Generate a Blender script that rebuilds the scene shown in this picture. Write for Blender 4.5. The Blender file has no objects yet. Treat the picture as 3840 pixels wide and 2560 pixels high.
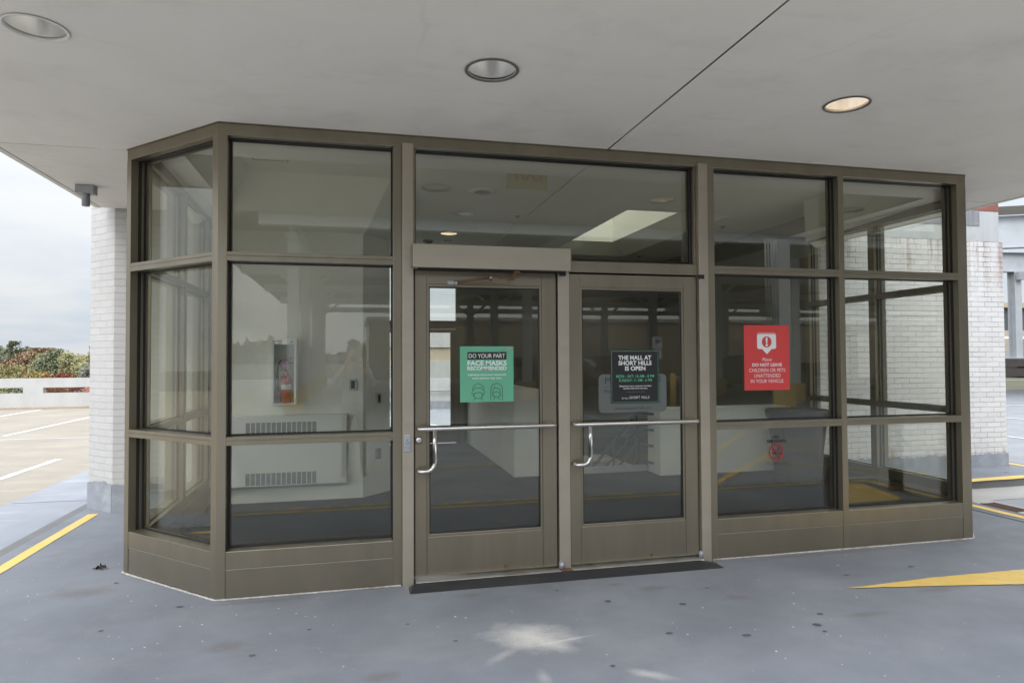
import bpy, bmesh, math, random
from mathutils import Vector, Matrix
R = random.Random(7)
sc = bpy.context.scene
COL = sc.collection
PI = math.pi
H = 3.13

# ------------------------------------------------------------------ materials
def nodes(name):
    m = bpy.data.materials.new(name); m.use_nodes = True
    nt = m.node_tree
    return m, nt, nt.nodes['Principled BSDF'], nt.nodes['Material Output']

def N(nt, typ, **kw):
    n = nt.nodes.new(typ)
    for k, v in kw.items():
        if k in n.inputs: n.inputs[k].default_value = v
        else: setattr(n, k, v)
    return n

def L(nt, a, b): nt.links.new(a, b)

def mathn(nt, op, a, b=None, clamp=False):
    n = nt.nodes.new('ShaderNodeMath'); n.operation = op; n.use_clamp = clamp
    for i, v in enumerate((a, b)):
        if v is None: continue
        if isinstance(v, (int, float)): n.inputs[i].default_value = v
        else: L(nt, v, n.inputs[i])
    return n.outputs[0]

def mixc(nt, fac, a, b, mode='MIX'):
    n = nt.nodes.new('ShaderNodeMix'); n.data_type = 'RGBA'; n.blend_type = mode
    if isinstance(fac, (int, float)): n.inputs[0].default_value = fac
    else: L(nt, fac, n.inputs[0])
    for i, v in ((6, a), (7, b)):
        if isinstance(v, tuple): n.inputs[i].default_value = (*v, 1) if len(v) == 3 else v
        else: L(nt, v, n.inputs[i])
    return n.outputs[2]

def uvco(nt, scale=(1, 1, 1), loc=(0, 0, 0)):
    t = N(nt, 'ShaderNodeUVMap'); m = N(nt, 'ShaderNodeMapping')
    m.inputs['Scale'].default_value = scale; m.inputs['Location'].default_value = loc
    L(nt, t.outputs[0], m.inputs[0]); return m.outputs[0]

def noise(nt, co, scale, detail=4, rough=.55):
    n = N(nt, 'ShaderNodeTexNoise', Scale=scale, Detail=detail, Roughness=rough)
    if co is not None: L(nt, co, n.inputs['Vector'])
    return n.outputs[0]

def ramp(nt, v, a, b, c0=0., c1=1.):
    n = N(nt, 'ShaderNodeMapRange', clamp=True)
    L(nt, v, n.inputs[0])
    n.inputs[1].default_value = a; n.inputs[2].default_value = b
    n.inputs[3].default_value = c0; n.inputs[4].default_value = c1
    return n.outputs[0]

def bump(nt, b, h, strength=.3, dist=.01):
    n = N(nt, 'ShaderNodeBump', Strength=strength, Distance=dist)
    L(nt, h, n.inputs['Height']); L(nt, n.outputs[0], b.inputs['Normal'])

def mat(name, col, rough=.6, metal=0., var=.12, scale=3., dirt=None, dscale=1.2, damt=.4, bmp=0., bscale=60., streak=None, spec=.5):
    m, nt, b, o = nodes(name)
    co = uvco(nt, (1, 1, 1) if streak is None else streak)
    n1 = noise(nt, co, scale, 6, .6)
    lo = tuple(c*(1-var) for c in col); hi = tuple(min(1, c*(1+var)) for c in col)
    c = mixc(nt, ramp(nt, n1, .3, .7), lo, hi)
    if dirt:
        n2 = noise(nt, uvco(nt, loc=(3.1, 7.7, 0)), dscale, 8, .65)
        c = mixc(nt, ramp(nt, n2, .52, .72, 0, damt), c, dirt)
    L(nt, c, b.inputs['Base Color'])
    b.inputs['Roughness'].default_value = rough; b.inputs['Metallic'].default_value = metal
    b.inputs['Specular IOR Level'].default_value = spec
    if bmp: bump(nt, b, noise(nt, uvco(nt), bscale, 4, .6), bmp, .004)
    return m

def emit(name, col, s):
    m, nt, b, o = nodes(name)
    b.inputs['Base Color'].default_value = (*col, 1)
    b.inputs['Emission Color'].default_value = (*col, 1); b.inputs['Emission Strength'].default_value = s
    return m

def glass_mat(name, tint=(.962, .968, .945), r0=.060, wav=.0022, gain=1.0, bscale=1.1):
    m, nt, b, o = nodes(name); nt.nodes.remove(b)
    tr = N(nt, 'ShaderNodeBsdfTransparent', Color=(*tint, 1))
    gl = N(nt, 'ShaderNodeBsdfGlossy', Color=(.97, .955, .88, 1), Roughness=0.0)
    g = N(nt, 'ShaderNodeNewGeometry')
    d = N(nt, 'ShaderNodeVectorMath', operation='DOT_PRODUCT')
    L(nt, g.outputs['Normal'], d.inputs[0]); L(nt, g.outputs['Incoming'], d.inputs[1])
    c = mathn(nt, 'ABSOLUTE', d.outputs['Value'])
    p = mathn(nt, 'POWER', mathn(nt, 'SUBTRACT', 1., c, True), 5.)
    f = mathn(nt, 'MULTIPLY', mathn(nt, 'ADD', mathn(nt, 'MULTIPLY', p, 1-r0), r0), gain, True)
    if wav:
        bp = N(nt, 'ShaderNodeBump', Strength=1., Distance=wav)
        L(nt, noise(nt, uvco(nt, (1, .6, 1)), bscale, 1, .4), bp.inputs['Height'])
        L(nt, bp.outputs[0], gl.inputs['Normal'])
    mx = N(nt, 'ShaderNodeMixShader')
    L(nt, f, mx.inputs[0]); L(nt, tr.outputs[0], mx.inputs[1]); L(nt, gl.outputs[0], mx.inputs[2])
    if wav:
        df = N(nt, 'ShaderNodeBsdfDiffuse', Color=(.6, .6, .57, 1)); m2 = N(nt, 'ShaderNodeMixShader')
        dn_ = noise(nt, uvco(nt, (1, .35, 1), (2, 5, 0)), 5., 6, .7)
        L(nt, mathn(nt, 'ADD', ramp(nt, dn_, .5, .85, .0005, .014), ramp(nt, noise(nt, uvco(nt, (1, 1, 1), (7, 1, 0)), 60., 3, .8), .7, .8, 0., .02)), m2.inputs[0])
        L(nt, mx.outputs[0], m2.inputs[1]); L(nt, df.outputs[0], m2.inputs[2]); mx = m2
    L(nt, mx.outputs[0], o.inputs[0])
    return m

def brick_mat(name, col, mort, stain=.0, courses=(.232, .0695), mottle=.06, rust=(.22, .10, .07)):
    m, nt, b, o = nodes(name)
    co = uvco(nt)
    wn = N(nt, 'ShaderNodeTexNoise', Scale=9., Detail=2.); L(nt, co, wn.inputs['Vector'])
    ad = N(nt, 'ShaderNodeMix', data_type='VECTOR'); ad.inputs[0].default_value = .018
    L(nt, co, ad.inputs[4]); L(nt, wn.outputs['Color'], ad.inputs[5])
    br = N(nt, 'ShaderNodeTexBrick', Scale=1.)
    br.inputs['Brick Width'].default_value = courses[0]; br.inputs['Row Height'].default_value = courses[1]
    br.inputs['Mortar Size'].default_value = .0042; br.inputs['Mortar Smooth'].default_value = .35
    br.inputs['Color1'].default_value = (*[c*(1-mottle) for c in col], 1)
    br.inputs['Color2'].default_value = (*[min(1, c*(1+mottle)) for c in col], 1)
    br.inputs['Mortar'].default_value = (*mort, 1)
    L(nt, ad.outputs[1], br.inputs['Vector'])
    # some joints filled with paint so that they fade
    fade = ramp(nt, noise(nt, uvco(nt, loc=(5, 2, 0)), 3.2, 4), .38, .62)
    c = mixc(nt, mathn(nt, 'MULTIPLY', br.outputs['Fac'], ramp(nt, fade, 0, 1, .25, 1)), tuple(col), br.outputs['Color'])
    c = mixc(nt, mathn(nt, 'SUBTRACT', 1., br.outputs['Fac']), c, br.outputs['Color'])
    n2 = noise(nt, uvco(nt, (1, .25, 1)), 4., 6, .65)
    c = mixc(nt, ramp(nt, n2, .5, .8, 0, .35), c, tuple(x*.8 for x in col))
    if stain:
        # rust runs hanging from the top courses, and rust at the foot
        sep = N(nt, 'ShaderNodeSeparateXYZ'); L(nt, uvco(nt), sep.inputs[0])
        st = noise(nt, uvco(nt, (1, .07, 1), (2.3, 0, 0)), 9., 5, .7)
        top = ramp(nt, sep.outputs[1], 2.45, 3.2)
        foot = ramp(nt, sep.outputs[1], .34, .17)
        k = mathn(nt, 'MULTIPLY', ramp(nt, st, .5, .68), mathn(nt, 'MAXIMUM', top, mathn(nt, 'MULTIPLY', foot, .8)))
        c = mixc(nt, mathn(nt, 'MULTIPLY', k, stain), c, rust)
        st2 = noise(nt, uvco(nt, (1, 1, 1), (9, 1, 0)), 6., 5, .7)
        k2 = mathn(nt, 'MULTIPLY', mathn(nt, 'MULTIPLY', ramp(nt, st2, .52, .62), ramp(nt, sep.outputs[1], 2.35, 3.0)), br.outputs['Fac'])
        c = mixc(nt, mathn(nt, 'MULTIPLY', k2, .95), c, (.05, .04, .035))
        for ux, wd, am in ((9.60, .10, 1.), (9.86, .07, .9), (8.9, .25, .4)):
            du_ = ramp(nt, mathn(nt, 'ABSOLUTE', mathn(nt, 'SUBTRACT', mathn(nt, 'ADD', sep.outputs[0], mathn(nt, 'MULTIPLY', mathn(nt, 'SUBTRACT', noise(nt, uvco(nt), 7., 3), .5), .12)), ux)), 0., wd, 1., 0.)
            hh = ramp(nt, sep.outputs[1], 2.15, 2.9)
            c = mixc(nt, mathn(nt, 'MULTIPLY', mathn(nt, 'MULTIPLY', du_, hh), mathn(nt, 'MULTIPLY', ramp(nt, st, .3, .6), .55*am)), c, (.30, .20, .17))
            c = mixc(nt, mathn(nt, 'MULTIPLY', mathn(nt, 'MULTIPLY', du_, hh), mathn(nt, 'MULTIPLY', br.outputs['Fac'], am), True), c, (.045, .035, .03))
        k3 = mathn(nt, 'MULTIPLY', ramp(nt, st2, .45, .6), br.outputs['Fac'])
        c = mixc(nt, mathn(nt, 'MULTIPLY', k3, .5), c, (.16, .13, .12))
    L(nt, c, b.inputs['Base Color']); b.inputs['Roughness'].default_value = .55
    hgt = mathn(nt, 'SUBTRACT', mathn(nt, 'MULTIPLY', noise(nt, co, 40., 4), .25), br.outputs['Fac'])
    bump(nt, b, hgt, .8, .006)
    return m

def ground_mat(name, base, dark, fleck=0., smear=False, wear=(.30, .29, .27), wearamt=.3, vscale=1.1, rough=.75, gum=0.):
    m, nt, b, o = nodes(name)
    co = uvco(nt)
    c = mixc(nt, ramp(nt, noise(nt, co, vscale, 8, .62), .34, .68), dark, base)
    c = mixc(nt, ramp(nt, noise(nt, uvco(nt, (1, 2.6, 1), (4, 9, 0)), .9, 8, .7), .52, .75, 0, wearamt), c, wear)
    fine = noise(nt, co, 130., 3, .7)
    c = mixc(nt, ramp(nt, fine, .2, .8, 0, 1), mixc(nt, 1., c, (.90, .90, .90), 'MULTIPLY'), mixc(nt, 1., c, (1.1, 1.1, 1.1), 'MULTIPLY'))
    if gum:
        v = N(nt, 'ShaderNodeTexVoronoi', Scale=2.1, Randomness=1.); L(nt, uvco(nt, loc=(.37, .2, 0)), v.inputs['Vector'])
        sep = N(nt, 'ShaderNodeSeparateColor'); L(nt, v.outputs['Color'], sep.inputs[0])
        rad = mathn(nt, 'MULTIPLY', ramp(nt, sep.outputs[0], .45, 1.), .036)
        wob = mathn(nt, 'ADD', v.outputs['Distance'], mathn(nt, 'MULTIPLY', mathn(nt, 'SUBTRACT', noise(nt, co, 30., 2), .5), .03))
        k = ramp(nt, mathn(nt, 'SUBTRACT', wob, rad), -.012, .004, 1., 0.)
        c = mixc(nt, mathn(nt, 'MULTIPLY', k, mathn(nt, 'MULTIPLY', sep.outputs[1], gum)), c, (.10, .10, .105))
    if fleck:
        v = N(nt, 'ShaderNodeTexVoronoi', Scale=17., Randomness=1.); L(nt, co, v.inputs['Vector'])
        sep = N(nt, 'ShaderNodeSeparateColor'); L(nt, v.outputs['Color'], sep.inputs[0])
        rad = mathn(nt, 'MULTIPLY', ramp(nt, sep.outputs[0], .52, 1.), .12)
        k = ramp(nt, mathn(nt, 'SUBTRACT', v.outputs['Distance'], rad), -.02, .0, 1., 0.)
        k = mathn(nt, 'MULTIPLY', k, ramp(nt, noise(nt, co, .8, 3), .42, .6, .25, 1))
        c = mixc(nt, mathn(nt, 'MULTIPLY', k, fleck), c, (.62, .61, .58))
    if smear:
        # worn-through patch of pale dust, with its own ragged outline
        for (x, y, rx, ry, a, amt, sd) in ((1.84, -1.03, .20, .15, -.5, .85, 0.), (2.0, -1.115, .15, .012, .16, .6, 3.), (1.93, -1.15, .12, .05, -.9, .5, 2.), (2.30, -1.60, .10, .035, -.6, .5, 6.), (1.78, -1.5, .03, .07, 0, .35, 8.), (1.63, -1.22, .10, .03, .7, .35, 9.)):
            mp = N(nt, 'ShaderNodeMapping', vector_type='TEXTURE')
            mp.inputs['Location'].default_value = (x, y, 0); mp.inputs['Rotation'].default_value = (0, 0, a); mp.inputs['Scale'].default_value = (rx, ry, 1)
            t = N(nt, 'ShaderNodeUVMap'); L(nt, t.outputs[0], mp.inputs[0])
            ln = N(nt, 'ShaderNodeVectorMath', operation='LENGTH'); L(nt, mp.outputs[0], ln.inputs[0])
            w = mathn(nt, 'ADD', ln.outputs['Value'], mathn(nt, 'MULTIPLY', mathn(nt, 'SUBTRACT', noise(nt, uvco(nt, loc=(sd, 0, 0)), 7., 6, .7), .5), 1.7))
            k = mathn(nt, 'MULTIPLY', ramp(nt, w, 1.5, .1), ramp(nt, noise(nt, co, 45., 4, .7), .1, .65, .7, 1.))
            c = mixc(nt, mathn(nt, 'MULTIPLY', k, amt), c, (.55, .52, .475))
        for (x, y, rx, ry, sd) in ((1.62, -.29, .10, .03, 1.), (2.85, -.46, .13, .05, 4.), (2.62, -.33, .09, .03, 5.), (3.3, -.75, .10, .05, 7.), (.2, -.75, .12, .07, 11.), (3.9, -1.2, .16, .04, 12.), (1.0, -1.3, .10, .05, 13.), (4.7, -.95, .2, .05, 14.), (-.9, .4, .2, .12, 15.), (.3, -.07, .35, .03, 16.), (4.6, -.06, .9, .035, 17.)):
            mp = N(nt, 'ShaderNodeMapping', vector_type='TEXTURE')
            mp.inputs['Location'].default_value = (x, y, 0); mp.inputs['Scale'].default_value = (rx, ry, 1)
            t = N(nt, 'ShaderNodeUVMap'); L(nt, t.outputs[0], mp.inputs[0])
            ln = N(nt, 'ShaderNodeVectorMath', operation='LENGTH'); L(nt, mp.outputs[0], ln.inputs[0])
            w = mathn(nt, 'ADD', ln.outputs['Value'], mathn(nt, 'MULTIPLY', mathn(nt, 'SUBTRACT', noise(nt, uvco(nt, loc=(sd, 2, 0)), 12., 7, .75), .5), 2.2))
            c = mixc(nt, mathn(nt, 'MULTIPLY', ramp(nt, w, 1.2, .3), .45), c, (.125, .105, .085))
    L(nt, c, b.inputs['Base Color'])
    L(nt, ramp(nt, noise(nt, co, 2., 4), .3, .7, rough-.1, rough+.08), b.inputs['Roughness'])
    b.inputs['Specular IOR Level'].default_value = .35
    bump(nt, b, mathn(nt, 'ADD', fine, mathn(nt, 'MULTIPLY', noise(nt, co, 18., 4), .8)), .35, .006)
    return m

M = {}
M['bronze'] = mat('bronze anodised aluminium', (.262, .23, .172), .34, .8, .09, 2.2, streak=(3, .35, 1), bmp=.03, bscale=8)
M['bronze_side'] = mat('bronze aluminium panel', (.245, .216, .163), .35, .78, .09, 1.6, streak=(1.5, .5, 1), dirt=(.19, .165, .14), dscale=2.5, damt=.35)
M['operator'] = mat('champagne aluminium', (.42, .375, .30), .38, .65, .06, 3, streak=(.4, 2, 1))
M['gasket'] = mat('black rubber gasket', (.012, .012, .013), .5)
M['slot'] = mat('dark joint', (.02, .019, .018), .9)
M['glass'] = glass_mat('tinted clear glass', wav=.0007)
M['glass_clear'] = glass_mat('clear pane', (.97, .98, .97), .04, 0.)
M['skyglass'] = glass_mat('grey skylight pane', (.78, .78, .75), .04, 0.)
M['steel'] = mat('brushed stainless steel', (.62, .60, .57), .22, 1., .05, 8, streak=(1, 8, 1))
M['zinc'] = mat('dull zinc', (.45, .46, .47), .4, .8)
M['rusty'] = mat('rusty steel', (.17, .085, .05), .7, .3, .4, 14)
M['alu_edge'] = mat('worn aluminium threshold', (.55, .53, .49), .38, .8, .15, 6, dirt=(.2, .17, .13), dscale=5, damt=.6)
M['rubber'] = mat('black rubber ramp', (.018, .019, .022), .55, 0, .25, 6, streak=(.3, 12, 1), dirt=(.06, .06, .065), dscale=3, bmp=.3, bscale=50)
M['soffit'] = mat('painted plaster soffit', (.78, .75, .70), .8, 0, .04, .8, dirt=(.60, .575, .53), dscale=1.3, damt=.5, bmp=.15, bscale=14)
def soffit_marks(m):
    nt = m.node_tree; b = nt.nodes['Principled BSDF']; src = b.inputs['Base Color'].links[0].from_socket
    st = noise(nt, uvco(nt, (.5, 2.2, 1), (1, 4, 0)), 2.2, 9, .72)
    c = mixc(nt, ramp(nt, st, .56, .74, 0, .28), src, (.46, .45, .43))
    v = N(nt, 'ShaderNodeTexVoronoi', Scale=1.6); L(nt, uvco(nt), v.inputs['Vector'])
    sep = N(nt, 'ShaderNodeSeparateColor'); L(nt, v.outputs['Color'], sep.inputs[0])
    d = mathn(nt, 'ADD', v.outputs['Distance'], mathn(nt, 'MULTIPLY', mathn(nt, 'SUBTRACT', noise(nt, uvco(nt), 22., 4), .5), .12))
    k = ramp(nt, mathn(nt, 'SUBTRACT', d, mathn(nt, 'MULTIPLY', ramp(nt, sep.outputs[0], .3, 1.), .03)), -.012, .006, 1., 0.)
    c = mixc(nt, mathn(nt, 'MULTIPLY', k, .5), c, (.22, .21, .20))
    # hairline cracks in the paint
    v2 = N(nt, 'ShaderNodeTexVoronoi', Scale=.55, feature='DISTANCE_TO_EDGE'); wv = N(nt, 'ShaderNodeMix', data_type='VECTOR'); wv.inputs[0].default_value = .12
    nz = N(nt, 'ShaderNodeTexNoise', Scale=3., Detail=6.); L(nt, uvco(nt), nz.inputs['Vector']); L(nt, uvco(nt), wv.inputs[4]); L(nt, nz.outputs['Color'], wv.inputs[5]); L(nt, wv.outputs[1], v2.inputs['Vector'])
    ck = mathn(nt, 'MULTIPLY', ramp(nt, v2.outputs['Distance'], .0, .006, 1., 0.), ramp(nt, noise(nt, uvco(nt, loc=(8, 3, 0)), 1.1, 3), .5, .62, 0, .12))
    c = mixc(nt, ck, c, (.35, .34, .32))
    L(nt, c, b.inputs['Base Color'])
soffit_marks(M['soffit'])
M['trim'] = mat('soffit drip trim', (.62, .60, .54), .5, .1)
M['wall'] = mat('interior white paint', (.80, .79, .71), .7, 0, .03, 1.4, dirt=(.6, .6, .56), dscale=1.6, damt=.25, bmp=.1, bscale=60)
M['dimmed_wall'] = mat('dimmed wall paint', (.20, .185, .155), .8, 0, .05, 1.2)  # lobby dimness put into the colour, a darker copy of the white wall
M['ceil'] = mat('interior ceiling paint', (.74, .725, .62), .85, 0, .03, 1.2, bmp=.15, bscale=80)
M['carpet'] = ground_mat('dark blue carpet', (.015, .0165, .019), (.010, .0115, .014), 0., wear=(.028, .029, .031), wearamt=.5, rough=.95)
M['brickL'] = brick_mat('white painted brick', (.465, .45, .43), (.385, .37, .35), 0., mottle=.035)
M['brickR'] = brick_mat('white painted brick weathered', (.585, .568, .555), (.34, .325, .315), 1., mottle=.05)
M['basecoat'] = mat('grey blue base coating', (.25, .262, .285), .7, 0, .15, 5, dirt=(.42, .43, .45), dscale=4, damt=.5, bmp=.5, bscale=25)
M['walk'] = ground_mat('grey blue coated walk', (.196, .206, .226), (.142, .150, .168), .9, True, (.26, .25, .235), .35, gum=.8)
M['lowwalk'] = ground_mat('pale blue coated deck', (.255, .262, .285), (.22, .227, .25), .2, False, (.50, .50, .51), .4, 1.8)
M['tan'] = ground_mat('tan concrete deck', (.285, .25, .205), (.235, .205, .165), .1, False, (.43, .35, .26), .5, .7)
M['asphalt'] = ground_mat('grey deck coating', (.25, .255, .265), (.20, .205, .215), .3, False, (.23, .225, .22), .3)
M['gutter'] = ground_mat('worn concrete gutter', (.36, .345, .32), (.30, .285, .26), .1, False, (.36, .30, .22), .5, 1.6)
M['kerb'] = ground_mat('grey kerb', (.15, .15, .147), (.135, .135, .13), .2, False, (.20, .19, .17), .5)
M['yellow'] = mat('worn yellow paint', (.60, .405, .095), .6, 0, .10, 5, dirt=(.56, .46, .27), dscale=4, damt=.6, bmp=.2, bscale=60)
def wear(m, col, lo, hi, amt):
    nt = m.node_tree; b = nt.nodes['Principled BSDF']; src = b.inputs['Base Color'].links[0].from_socket
    k = mathn(nt, 'MULTIPLY', ramp(nt, noise(nt, uvco(nt, loc=(4, 4, 0)), 11., 9, .75), lo, hi), amt)
    L(nt, mixc(nt, k, src, col), b.inputs['Base Color'])
wear(M['yellow'], (.24, .225, .18), .58, .70, .6)
M['white_line'] = mat('white line paint', (.55, .55, .55), .6, 0, .06, 6, dirt=(.55, .53, .5), dscale=5, damt=.5)
M['blue_line'] = mat('pale blue line paint', (.25, .55, .62), .6, 0, .1, 5)
M['white_paint'] = mat('white enamel', (.78, .79, .79), .4, 0, .03, 3)
M['white_steel'] = mat('white painted steel', (.70, .72, .74), .45, 0, .06, 2, dirt=(.5, .5, .5), dscale=2, damt=.3)
M['shaded_steel'] = mat('shaded white steel', (.40, .415, .43), .5, 0, .07, 1.2, dirt=(.30, .30, .30), dscale=1.5, damt=.4)  # shading of the right-hand white steel put into a darker colour
M['road_yellow'] = mat('worn road yellow', (.50, .34, .095), .7, 0, .15, 5, dirt=(.25, .23, .18), dscale=3, damt=.7)
M['grey_steel'] = mat('grey painted steel', (.30, .31, .32), .5, 0, .08, 2)
M['deck_under'] = mat('dark roof decking', (.085, .078, .065), .8, 0, .2, 1, streak=(.5, 6, 1))
M['fascia'] = mat('galvanised fascia sheet', (.52, .53, .53), .45, .35, .08, 2, streak=(3, .3, 1), dirt=(.40, .38, .36), dscale=3, damt=.4)
M['patch'] = mat('grey metal patch', (.27, .27, .29), .5, .4, .2, 3, streak=(5, .3, 1))
M['redband'] = mat('rust red coping', (.24, .085, .065), .6)
M['concrete'] = mat('pale concrete', (.43, .425, .41), .85, 0, .07, 1.4, streak=(2.5, .6, 1), dirt=(.33, .32, .31), dscale=1.2, damt=.5, bmp=.2, bscale=30)
M['kerb_tan'] = mat('tan kerb', (.36, .30, .23), .85, 0, .2, 3)
M['beige'] = mat('beige stucco', (.40, .335, .25), .85, 0, .06, .5)
M['green'] = mat('green vinyl', (.13, .42, .26), .5, 0, .02, 2)
M['black_vinyl'] = mat('black vinyl', (.013, .012, .012), .45, 0, .05, 2)
M['red_vinyl'] = mat('red vinyl', (.64, .052, .050), .5, 0, .02, 2)
M['white_ink'] = mat('white ink', (.78, .78, .78), .5, 0, .0)
M['pink_ink'] = mat('pale pink ink', (.70, .28, .28), .5, 0, .0)
M['green_ink'] = mat('green ink', (.14, .52, .32), .5, 0, .0)
M['teal_ink'] = mat('dim green ink', (.10, .25, .19), .5, 0, .0)
M['dark_ink'] = mat('dark ink', (.010, .014, .012), .5, 0, .0)
M['grey_ink'] = mat('grey ink', (.02, .022, .022), .5, 0, .0)
M['red_ink'] = mat('red ink', (.34, .02, .028), .5, 0, .0)
M['blue_ink'] = mat('blue ink', (.05, .12, .5), .5, 0, .0)
M['decal'] = mat('frosted pale decal', (.115, .122, .115), .6, 0, .02, 2)
M['heater'] = mat('cream sheet metal', (.66, .66, .62), .45, 0, .02, 1)
M['dark_slot'] = mat('dark vent slot', (.02, .02, .02), .8)
M['bin'] = mat('brown grey planter resin', (.058, .053, .055), .6, 0, .12, 3)
M['rail'] = mat('grey painted handrail', (.07, .07, .072), .45, .2)
M['exit'] = mat('yellowed exit panel', (.48, .44, .27), .5, 0, .03, 4)
M['exit_ink'] = mat('faded exit letters', (.46, .34, .22), .5, 0, .0)
M['exting'] = mat('fire red enamel', (.45, .022, .018), .3)
M['pink_tag'] = mat('pink inspection tag', (.62, .30, .55), .6)
M['black_rubber'] = mat('black hose', (.015, .015, .015), .5)
M['reflector'] = mat('spun aluminium reflector', (.95, .94, .92), .30, .85, .02, 3)
M['ring_white'] = mat('white trim ring', (.72, .71, .67), .5)
M['ring_dark'] = mat('dark trim ring', (.17, .167, .158), .5, .3)
M['lamp_off'] = mat('frosted lamp', (.6, .58, .55), .4)
M['lamp_on'] = emit('warm lamp', (1, .80, .56), 12.0)
M['grate'] = mat('rusty iron grate', (.10, .055, .04), .8, .3, .4, 12)
M['dark_wood'] = mat('dark brown guard beam', (.055, .045, .04), .7)
M['screen'] = mat('dark mesh screen', (.075, .078, .085), .7, 0, .3, 20)
M['carpaint'] = mat('dark car paint', (.018, .02, .024), .25, .2)
M['carpaint2'] = mat('maroon car paint', (.05, .014, .014), .25, .2)
M['carpaint3'] = mat('silver car paint', (.36, .37, .38), .3, .5)
M['car_glass'] = mat('dark car glass', (.02, .025, .028), .05)
M['tyre'] = mat('tyre rubber', (.015, .015, .015), .8)
M['chrome'] = mat('chrome', (.7, .7, .7), .15, 1.)
M['headlamp'] = mat('headlamp lens', (.7, .72, .75), .1, .3)
M['skin'] = mat('skin', (.48, .29, .21), .55, 0, .06, 8)
M['shirt'] = mat('pale cotton', (.33, .33, .34), .85, 0, .08, 8)
M['trousers'] = mat('dark trousers', (.035, .035, .042), .85, 0, .12, 8)
M['hair'] = mat('dark hair', (.03, .022, .017), .7)
M['shoe'] = mat('grey sneakers', (.10, .095, .09), .7)
M['camera_black'] = mat('black camera body', (.014, .014, .015), .45)
M['bark'] = mat('bark', (.085, .070, .058), .9, 0, .25, 6)
M['earth'] = ground_mat('earth and leaf litter', (.09, .085, .05), (.06, .06, .035), 0., wear=(.12, .09, .05), wearamt=.5, vscale=.05, rough=.95)
M['litter'] = mat('dark crumpled leaf', (.035, .022, .016), .9)
M['gumspot'] = mat('old gum', (.075, .077, .082), .7)
M['caulk'] = mat('white sealant bead', (.40, .38, .355), .7, 0, .4, 30, dirt=(.16, .11, .075), dscale=5, damt=.95)
M['copper'] = mat('copper fitting', (.30, .13, .09), .5, .4)

def leaf_mat(name, cols):
    m, nt, b, o = nodes(name)
    g = N(nt, 'ShaderNodeAttribute', attribute_name='tone')
    r = N(nt, 'ShaderNodeValToRGB'); L(nt, g.outputs['Fac'], r.inputs[0])
    el = r.color_ramp.elements
    while len(el) < len(cols): el.new(.5)
    for i, c in enumerate(cols):
        el[i].position = i/(len(cols)-1); el[i].color = (*c, 1)
    L(nt, r.outputs[0], b.inputs['Base Color']); b.inputs['Roughness'].default_value = .8
    b.inputs['Specular IOR Level'].default_value = .15
    return m
LEAF = {
 'green': leaf_mat('dark green leaves', [(0.124, 0.140, 0.091), (0.176, 0.192, 0.117), (0.234, 0.234, 0.143)]),
 'olive': leaf_mat('olive green leaves', [(0.195, 0.195, 0.098), (0.273, 0.260, 0.124), (0.377, 0.325, 0.156)]),
 'brown': leaf_mat('orange brown leaves', [(0.234, 0.163, 0.111), (0.325, 0.221, 0.143), (0.390, 0.286, 0.182)]),
 'rust': leaf_mat('rust leaves', [(0.260, 0.143, 0.111), (0.351, 0.195, 0.143), (0.416, 0.260, 0.182)]),
 'gold': leaf_mat('gold leaves', [(0.325, 0.260, 0.117), (0.442, 0.351, 0.143), (0.500, 0.416, 0.208)]),
 'red': leaf_mat('red leaves', [(0.260, 0.091, 0.072), (0.364, 0.117, 0.091), (0.429, 0.195, 0.117)]),
 'grey': leaf_mat('grey green leaves', [(0.130, 0.130, 0.130), (0.156, 0.156, 0.143), (0.195, 0.192, 0.163)]),
}

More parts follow.
